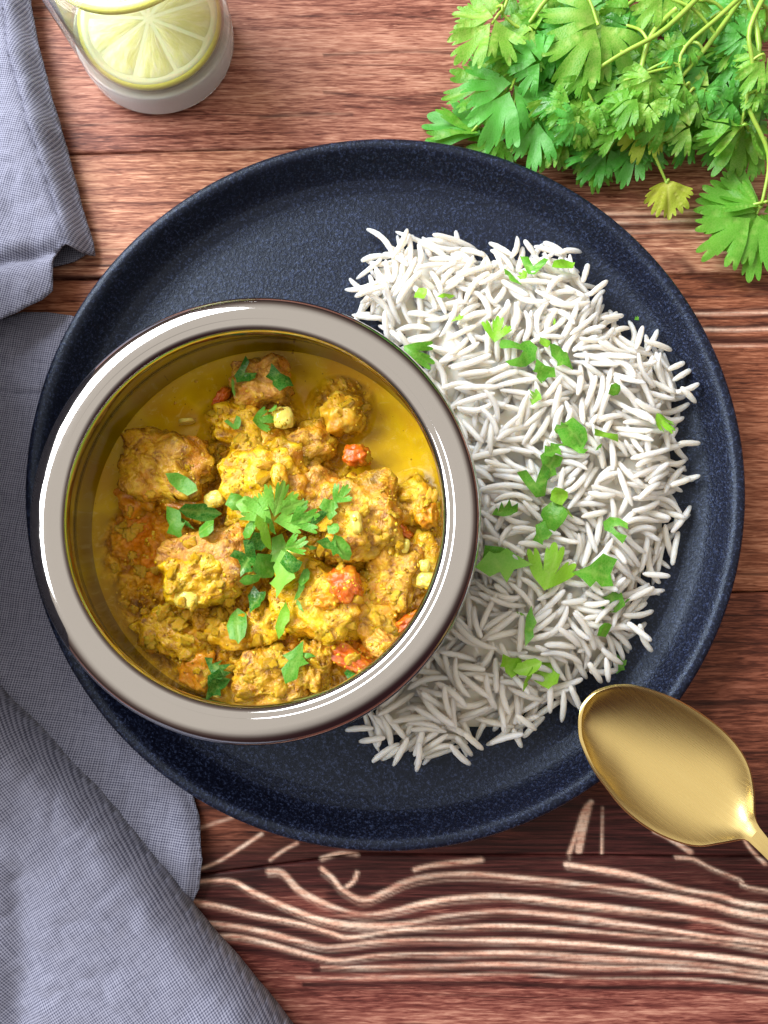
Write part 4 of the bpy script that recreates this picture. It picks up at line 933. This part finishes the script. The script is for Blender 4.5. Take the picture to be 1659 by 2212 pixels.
for a in [
 (528,806,58,-60,'vee',2,'pointed leaf piece on the topmost meat chunk'),(600,816,60,-65,'wedge',2,'darker leaf piece at the right of the topmost chunk'),(505,836,40,80,'sliver',1,'upright sliver at the left side of the topmost chunk'),(568,908,48,15,'fan3',1,'toothed piece between the top chunk and the middle one'),
 (505,917,36,20,'vee',1,'small piece on the left of the golden lump near the top'),(590,884,22,10,'tooth',1,'tiny bit just above the pale squarish onion'),(395,1045,74,-28,'long',1,'pale green oblong piece below the left meat chunk'),(432,1106,84,-8,'long',2,'long dark piece lying across the orange lump'),
 (382,1132,84,-72,'point',1,'narrow pointed leaf standing above the lower left chunk'),(400,1128,50,-30,'sliver',2,'dark sliver right of the narrow pointed leaf'),(447,1142,44,20,'square',1,'small cut piece above the pinkish meat of the lower left chunk'),(508,1085,40,-20,'square',1,'small bluish square at the left end of the central sprig'),
 (545,1092,76,-10,'point',3,'broad pale leaf at the left of the central sprig'),(602,1082,92,75,'tri5',3,'biggest upright leaf of the central sprig'),(632,1090,60,20,'point',3,'right pointing leaf of the central sprig'),(570,1150,90,-70,'sliver',0,'curved bright stem strip at the foot of the central sprig'),(540,1142,50,60,'long',1,'rolled green leaf left of the curved stem strip'),
 (598,1192,62,30,'wedge',3,'pale cut square below the curved stem strip'),(660,1118,62,20,'fan9',1,'toothed dark leaf right of the central sprig'),(688,1118,40,40,'long',2,'small dark piece beside the toothed leaf'),(712,1103,48,80,'wedge',1,'upright cut piece on the left edge of the square chunk'),(738,1068,46,50,'fan3',1,'small toothed leaf on top of the square chunk'),
 (716,1180,66,-20,'point',2,'dark folded leaf at the foot of the square chunk'),(738,1182,64,-62,'long',1,'bright rolled leaf over the dark folded one'),(720,1142,30,10,'square',1,'tiny piece just above the rolled leaves'),(640,1178,48,30,'fan1',1,'small fan piece left of the rolled leaves'),(668,1182,34,-10,'sliver',1,'narrow piece between the fan and the rolled leaves'),
 (530,1198,56,40,'vee',2,'dark piece at the right end of the lower left chunk'),(528,1222,56,60,'wedge',2,'shaded piece beneath the dark piece right of the lower left chunk'),(572,1222,60,-10,'square',1,'flat oval piece left of the long central leaf'),(612,1245,112,-82,'point',3,'long pointed pale leaf hanging below the centre'),(628,1215,50,-30,'square',2,'dark piece behind the long pointed leaf'),
 (658,1248,40,80,'long',1,'small upright oval at the right of the long pointed leaf'),(648,1275,52,70,'sliver',1,'narrow sliver below the small upright oval'),(552,1300,52,70,'wedge',2,'dark curled leaf lower left of the long pointed one'),(540,1250,46,5,'long',1,'flat strip piece above the dark curled leaf'),(612,1340,82,70,'sliver',0,'bright curved sliver low in the middle'),
 (648,1310,34,-60,'sliver',1,'tiny stroke right of the bright curved sliver'),(515,1352,78,-75,'long',1,'leaf standing upright left of the bright curved sliver'),(637,1432,90,65,'point',1,'forked leaf on the bottom meat chunks'),(660,1415,44,-10,'sliver',1,'short branch at the right of the forked leaf'),(466,1442,56,-50,'tooth',2,'upper of two dark leaves near the bottom rim'),
 (464,1482,60,40,'wedge',2,'lower of two dark leaves near the bottom rim'),(755,1462,30,60,'wedge',2,'tiny dark leaf touching the sauce at the lower right rim'),(560,1168,46,-30,'square',2,'dark leaf under the curved stem strip'),(585,1135,50,-60,'sliver',1,'thin leaf edge crossing the central sprig')]:  # the dark square under the stem strip paints a shaded hole
    chop(*a, CG)

# ---------------------------------------------------------------- spoon
SA = [(1256,1572),(1257,1548),(1264,1524),(1276,1507),(1294,1494),(1335,1483),(1389,1488),(1463,1515),(1531,1556),(1582,1601),(1614,1651),(1626,1705),(1629,1761),(1641,1788),(1659,1812),(1720,1880),(1860,2040),(2180,2400)]
SB = [(1256,1572),(1258,1592),(1264,1612),(1276,1642),(1290,1668),(1308,1693),(1350,1746),(1403,1788),(1457,1814),(1507,1826),(1552,1820),(1580,1815),(1596,1812),(1617,1817),(1659,1859),(1700,1903),(1830,2060),(2142,2428)]
def resample(pts, n_):
    p = np.array(smoothprof(pts, 8)); d = np.concatenate([[0], np.cumsum(np.hypot(*np.diff(p, axis=0).T))])
    return p, d
def lerp_at(pd, s): p, d = pd; return np.array([np.interp(s, d, p[:, 0]), np.interp(s, d, p[:, 1])])
NECK = 13; pa, pb = resample(SA, 8), resample(SB, 8)
na, nb_ = pa[1][NECK*8], pb[1][NECK*8]
rows = []; NS, NTT = 60, 24
for i in range(NS+1):
    s = i/NS; s = s**1.5*.65+s*.35; A_ = lerp_at(pa, s*na); B_ = lerp_at(pb, s*nb_); rows.append((A_, B_, s))
for i in range(1, 22):
    s = i/21; rows.append((lerp_at(pa, na+s*(pa[1][-1]-na)), lerp_at(pb, nb_+s*(pb[1][-1]-nb_)), 1+s))
ZS = .0340
V = []; Fc = []
for A_, B_, s in rows:
    a = at(*A_, ZS); b = at(*B_, ZS); wd = (a-b).length
    for k in range(NTT+1):
        t = k/NTT; p = a.lerp(b, t); u = 2*t-1
        if s <= 1: dep = .0092*max(0, 1-u*u)*math.sin(math.pi*min(1, max(0, s))**1.05)**.75 * (1 if s < .9 else 1); zz = ZS-dep + .0
        else: zz = ZS + .0022*math.sin(min(1, (s-1)*2.5)*math.pi/2)*(1-u*u*.3) - (s-1)*.004
        V.append((p.x, p.y, zz))
W = NTT+1
for i in range(len(rows)-1):
    for k in range(NTT):
        q = i*W+k; Fc.append((q, q+1, q+W+1, q+W))
sp = obj('spoon', mesh('spoon', V, Fc, gold())); tag(sp, 'brushed gold table spoon resting on the lower right plate rim', 'spoon')
md = sp.modifiers.new('thick', 'SOLIDIFY'); md.thickness = .0011; md.offset = -1
bv = sp.modifiers.new('edge', 'BEVEL'); bv.width = .0003; bv.segments = 2; bv.limit_method = 'ANGLE'

# ---------------------------------------------------------------- napkin
M_CL = cloth()
t_ = NT('sewing_thread'); t_.p(Base_Color=(.07, .073, .11, 1), Roughness=.8); M_STITCH = t_.m
nap = tag(empty('napkin', (-.15, -.05, 0)), 'crumpled grey-blue linen napkin along the left side, partly under the plate', 'napkin')
def sheet(poly, zf, ang, step=.0022, hem=None, z0=.012, label=None, name='cloth_fold'):
    pw = []
    for i in range(len(poly)):
        a = poly[i-1]; b = poly[i]; nsub = max(1, int(math.hypot(b[0]-a[0], b[1]-a[1])/9))
        for k in range(nsub): t = k/nsub; pw.append((a[0]*(1-t)+b[0]*t, a[1]*(1-t)+b[1]*t))
    # work in picture units first, then place on the cloth's mean height
    v, f = fillpoly([(x, y) for x, y in pw], 7)
    V = []; hv = []; uv = []; ca, sa = math.cos(ang), math.sin(ang)
    X = np.array([p[0] for p in v]); Y = np.array([p[1] for p in v]); Z = zf(X, Y)
    hd = np.exp(-(polydist(X, Y, hem, False)/3.2)**2) if hem else np.zeros(len(X))
    for x, y, z, h in zip(X, Y, Z, hd):
        p = at(x, y, z0); V.append((p.x, p.y, z-.0006*h)); uv.append((p.x*ca-p.y*sa, p.x*sa+p.y*ca))
    me = mesh(name, V, f, M_CL); setattr_f(me, 'hem', hd)
    ul = me.uv_layers.new(name='UVMap'); li = np.empty(len(me.loops), int); me.loops.foreach_get('vertex_index', li)
    ul.data.foreach_set('uv', np.array(uv, np.float32)[li].ravel())
    o = obj(name, me, nap); md = o.modifiers.new('thick', 'SOLIDIFY'); md.thickness = .0007; md.offset = -1
    if hem:                                     # the sewn hem: short stitches lying on the cloth
        hp = smoothprof(hem, 6); pts = []
        L_ = 0; last = hp[0]; acc = [hp[0]]
        for q in hp[1:]:
            L_ += math.hypot(q[0]-last[0], q[1]-last[1]); last = q
            if L_ > 4: acc.append(q); L_ = 0
        SVv, SFf = [], []
        zz = zf(np.array([a[0] for a in acc], float), np.array([a[1] for a in acc], float))
        W3 = [at(a[0], a[1], z0) for a in acc]; W3 = [Vector((p.x, p.y, float(z)+.00012)) for p, z in zip(W3, zz)]
        for a, b in zip(W3[:-1], W3[1:]):
            n_ = max(1, int((b-a).length/.0019))
            for k in range(n_):
                p0 = a.lerp(b, (k+.08)/n_); p1 = a.lerp(b, (k+.80)/n_); md_ = (p0+p1)/2+Vector((0, 0, .00018))
                v2, f2 = tube([p0, md_, p1], .00017, 5); o2 = len(SVv); SVv += v2; SFf += [tuple(i+o2 for i in f) for f in f2]
        st_ = obj('hem_stitching', mesh('hem_stitching', SVv, SFf, M_STITCH), nap); st_['kind'] = 'stuff'
    if label: o['label'] = label
    return o
PA = [(58,-140),(60,0),(72,70),(88,130),(105,200),(130,290),(150,370),(168,440),(188,508),(190,536),(172,541),(150,536),(126,549),(124,585),(119,632),(98,655),(50,682),(0,704),(-80,720),(-260,740),(-260,-140)]
def zA(X, Y):
    z = .0125 + .0009*np.abs(vnoise(X, Y, 1/38, 71, 2)) + .003*np.sin((X*.9+Y*.18)/75) + vnoise(X, Y, 1/90, 31, 2)*.0022
    edge = polydist(X, Y, PA[:10], False); z -= .009*np.exp(-(edge/24)**2)
    z -= .004*np.exp(-(polydist(X, Y, [(-100,600),(20,575),(126,549)], False)/16)**2)
    z -= .004*np.clip((Y-600)/140, 0, 1)
    return np.maximum(z, .002)
sheet(PA, zA, .25, hem=[(12,-140),(14,20),(28,120),(60,240),(92,345),(118,430),(138,500),(146,530)], z0=.010)
PA2 = [(40,300),(150,420),(196,512),(193,548),(160,565),(120,575),(60,600),(-60,560),(-60,300)]
sheet(PA2, lambda X, Y: .0022 + .0008*np.sin(X/30), .1, z0=.002)
PB = [(-260,690),(0,690),(50,673),(100,674),(155,683),(230,715),(300,800),(330,1000),(340,1250),(360,1450),(390,1640),(414,1716),(430,1770),(441,1850),(432,1915),(400,1985),(360,2120),(250,2300),(-260,2300)]
def zB(X, Y):
    z = .0022 + .0022*(1+np.sin(X/55+Y/160))*.5 + vnoise(X, Y, 1/120, 41, 2)*.0012
    rim = np.clip((X-100)/200, 0, 1)*np.clip((1700-Y)/200, 0, 1)
    z = z*(1-rim)+.0018*rim
    z = z + .0008*np.abs(vnoise(X, Y, 1/45, 73, 2)); bulge = polydist(X, Y, [(441,1850),(300,1800),(100,1700)], False); z += .0045*np.exp(-(bulge/70)**2)
    z += .004*np.exp(-(polydist(X, Y, [(0,1450),(40,1500),(150,1660)], False)/60)**2)
    e_ = polydist(X, Y, PB[10:16], False); z -= .003*np.exp(-(e_/18)**2)
    return np.maximum(z, .0012)
sheet(PB, zB, .15, z0=.003, hem=[(-100,838),(0,842),(60,850),(150,846)])
# unseen cloth heap added beyond the left edge to shade the napkin's middle
PH = [(-40,610),(-60,560),(-200,540),(-360,560),(-420,900),(-400,1300),(-340,1560),(-200,1600),(-80,1560),(-48,1500),(-40,1200),(-40,900)]
def zH(X, Y):
    d = polydist(X, Y, PH); return .002 + .120*np.sqrt(np.clip(1-(1-np.clip(d/90, 0, 1))**2, 0, 1)) + vnoise(X, Y, 1/80, 61, 2)*.008*np.clip(d/60, 0, 1)
sheet(PH, zH, .5, z0=.004)
EC = [(-260,1225),(-100,1400),(0,1521),(60,1578),(120,1640),(190,1715),(250,1788),(330,1890),(400,1990),(450,2050),(500,2105),(545,2160),(590,2215),(660,2310),(720,2420)]
PCx = EC+[(300,2600),(-260,2600)]
def zC(X, Y):
    d = polydist(X, Y, EC, False); a = np.clip(d/62, 0, 1)
    z = .0045 + .0175*np.sqrt(np.clip(1-(1-a)**2, 0, 1))
    z += .0012*np.abs(vnoise(X, Y, 1/60, 72, 2)) + .004*np.sin(d/120) + vnoise(X, Y, 1/170, 51, 2)*.0025*a
    z -= .005*np.exp(-(polydist(X, Y, [(20,2500),(38,2212),(60,2050),(55,1900)], False)/48)**2)*a
    return z
sheet(PCx, zC, .95, z0=.018)

# ---------------------------------------------------------------- tumbler of lemon water
GXc, GYc = -.0975, .2037                       # base circle solved from its outline
RB, RT, GH = .0328, .0362, .092
def rout(z): return RB+(RT-RB)*z/GH
bpf = [(0, .0016), (.02, .0010), (RB-.0035, .0004), (RB-.0012, .0010), (RB, .0030), (rout(.0115), .0115), (RB-.0015, .0122), (.025, .0104), (.012, .0097), (0, .0096)]
gp = [(rout(z), z) for z in (.0118, .03, .05, .07, .088)] + [(rout(GH)-.0003, GH-.0003), (rout(GH)-.0011, GH), (rout(GH)-.0018, GH-.0004)] + \
     [(rout(z)-.0019, z) for z in (.085, .07, .05, .03, .0135)]
V, Fc = lathe([(max(r, 1e-5), z) for r, z in gp], 128)
def thin_glass(name, tint, ior, scale=1.0):
    t = NT(name); fr = t.n('ShaderNodeLayerWeight'); fr.inputs[0].default_value = .5; f_ = t.math('ADD', t.math('MULTIPLY', t.math('POWER', fr.outputs['Facing'], 4.5), .8), ((ior-1)/(ior+1))**2)
    tr = t.n('ShaderNodeBsdfTransparent'); tr.inputs[0].default_value = (*tint, 1); gl_ = t.n('ShaderNodeBsdfGlossy'); gl_.inputs['Roughness'].default_value = .01
    mx = t.n('ShaderNodeMixShader'); t.set(mx.inputs[0], t.math('MULTIPLY', f_, scale)); t.t.links.new(tr.outputs[0], mx.inputs[1]); t.t.links.new(gl_.outputs[0], mx.inputs[2])
    t.t.links.new(mx.outputs[0], t.out.inputs[0]); return t.m
M_GL = thin_glass('clear_thin_glass', (.985, .99, .985), 1.5, 1.3)
gl = tag(empty('tumbler', (GXc, GYc, .0003)), 'clear thick-bottomed glass tumbler of lemon water at the upper left', 'glass')
o = bpy.data.objects.new('glass_wall', mesh('glass_wall', V, Fc, M_GL)); C.objects.link(o); o.parent = gl
V, Fc = lathe([(max(r, 1e-5), z) for r, z in smoothprof(bpf, 3)], 128)
t_ = NT('thick_glass_base'); t_.p(Base_Color=(.96, .98, 1, 1), Roughness=.02, IOR=1.5); t_.b.inputs['Transmission Weight'].default_value = .62; M_GB = t_.m  # milky white in the glass stands in for bright light through the base
o = bpy.data.objects.new('glass_base', mesh('glass_base', V, Fc, M_GB)); C.objects.link(o); o.parent = gl
WL = .055
wp = [(0, .0102), (.015, .0103), (.0268, .0111), (rout(.014)-.0027, .0139)] + [(rout(z)-.0021, z) for z in (.018, .03, .045, WL-.0005)] + [(rout(WL)-.0024, WL), (.02, WL-.0004), (0, WL-.0004)]
V, Fc = lathe([(max(r, 1e-5), z) for r, z in wp], 128)
wt = tag(obj('lemon_water', mesh('lemon_water', V, Fc, thin_glass('lemon_water', (.955, .975, .84), 1.333, 1.6))), 'pale lemon water half filling the glass tumbler', 'water'); wt.location = (GXc, GYc, .0003)
def lemon_flesh():
    t = NT('lemon_flesh'); v = t.coord()
    sp_ = t.n('ShaderNodeSeparateXYZ'); t.t.links.new(v, sp_.inputs[0])
    ang = t.math('ARCTAN2', sp_.outputs[1], sp_.outputs[0]); rad_ = t.math('SQRT', t.math('ADD', t.math('POWER', sp_.outputs[0], 2.0), t.math('POWER', sp_.outputs[1], 2.0)))
    cmb = t.n('ShaderNodeCombineXYZ'); t.set(cmb.inputs[0], t.math('MULTIPLY', ang, 6.0)); t.set(cmb.inputs[1], t.math('MULTIPLY', rad_, 90.0))
    ves = t.noise(cmb.outputs[0], 1.6, 4, .6, .5)
    col = t.ramp(ves, [(.35, (.84, .86, .46)), (.5, (.90, .91, .58)), (.66, (.95, .95, .76))])
    t.p(Base_Color=col, Roughness=.3); t.b.inputs['Subsurface Weight'].default_value = .6; t.b.inputs['Subsurface Scale'].default_value = .004
    t.b.inputs['Subsurface Radius'].default_value = (1, .9, .4); t.bump(ves, .5, .001)
    return t.m
M_LF = lemon_flesh()
t_ = NT('lemon_pith'); t_.p(Base_Color=(.93, .94, .78, 1), Roughness=.5); t_.b.inputs['Subsurface Weight'].default_value = .4; t_.b.inputs['Subsurface Scale'].default_value = .002; M_PI = t_.m
t_ = NT('lemon_peel'); t_.p(Base_Color=(.86, .83, .22, 1), Roughness=.35); t_.bump(t_.noise(t_.coord(), 900, 2), .4, .0006); M_PE = t_.m
def lemon(loc, rot, rad_, label):
    root = tag(empty('lemon_slice', loc), label, 'lemon slice', 'lemon slices in the tumbler'); root.rotation_euler = rot
    def part(name, me):
        o = bpy.data.objects.new(name, me); C.objects.link(o); o.parent = root; return o
    th = .0010
    V, Fc = lathe([(rad_*.955, -th), (rad_, -th*.9), (rad_*1.004, 0), (rad_, th*.9), (rad_*.955, th)], 96); part('peel', mesh('peel', V, Fc, M_PE))
    V, Fc = lathe([(.0001, -th), (rad_*.957, -th), (rad_*.957, th*.97), (rad_*.885, th*.97), (rad_*.87, th*.62), (.0001, th*.62)], 96); part('pith', mesh('pith', V, Fc, M_PI))
    ns = 9
    for k in range(ns):
        a0 = 2*math.pi*k/ns; wd_ = 2*math.pi/ns; pts = [(rad_*.07*math.cos(a0+wd_/2), rad_*.07*math.sin(a0+wd_/2))]
        for j in range(9):
            a = a0+wd_*.05+wd_*.90*j/8; r_ = rad_*.86*(1-.03*abs(j/4-1)**3); pts.append((r_*math.cos(a), r_*math.sin(a)))
        v, f = fillpoly(pts, rad_*.09); n1 = len(v)
        V = []
        for x, y in v:
            d = float(polydist(np.array([x]), np.array([y]), pts)[0]); V.append((x, y, th*.64+min(.0009, d*.6)*(1+.3*noise.noise(Vector((x*900, y*900, k))))))
        part('segment', mesh('segment', V, f, M_LF))
lemon((GXc+.0002, GYc+.0002, .0165), (R(3), R(-3), .3), .0300, 'lemon slice lying at the bottom of the tumbler')
lemon((GXc+.0005, GYc+.003, .0475), (R(-9), R(6), 1.0), .0302, 'lemon slice floating higher, above the sunken one')
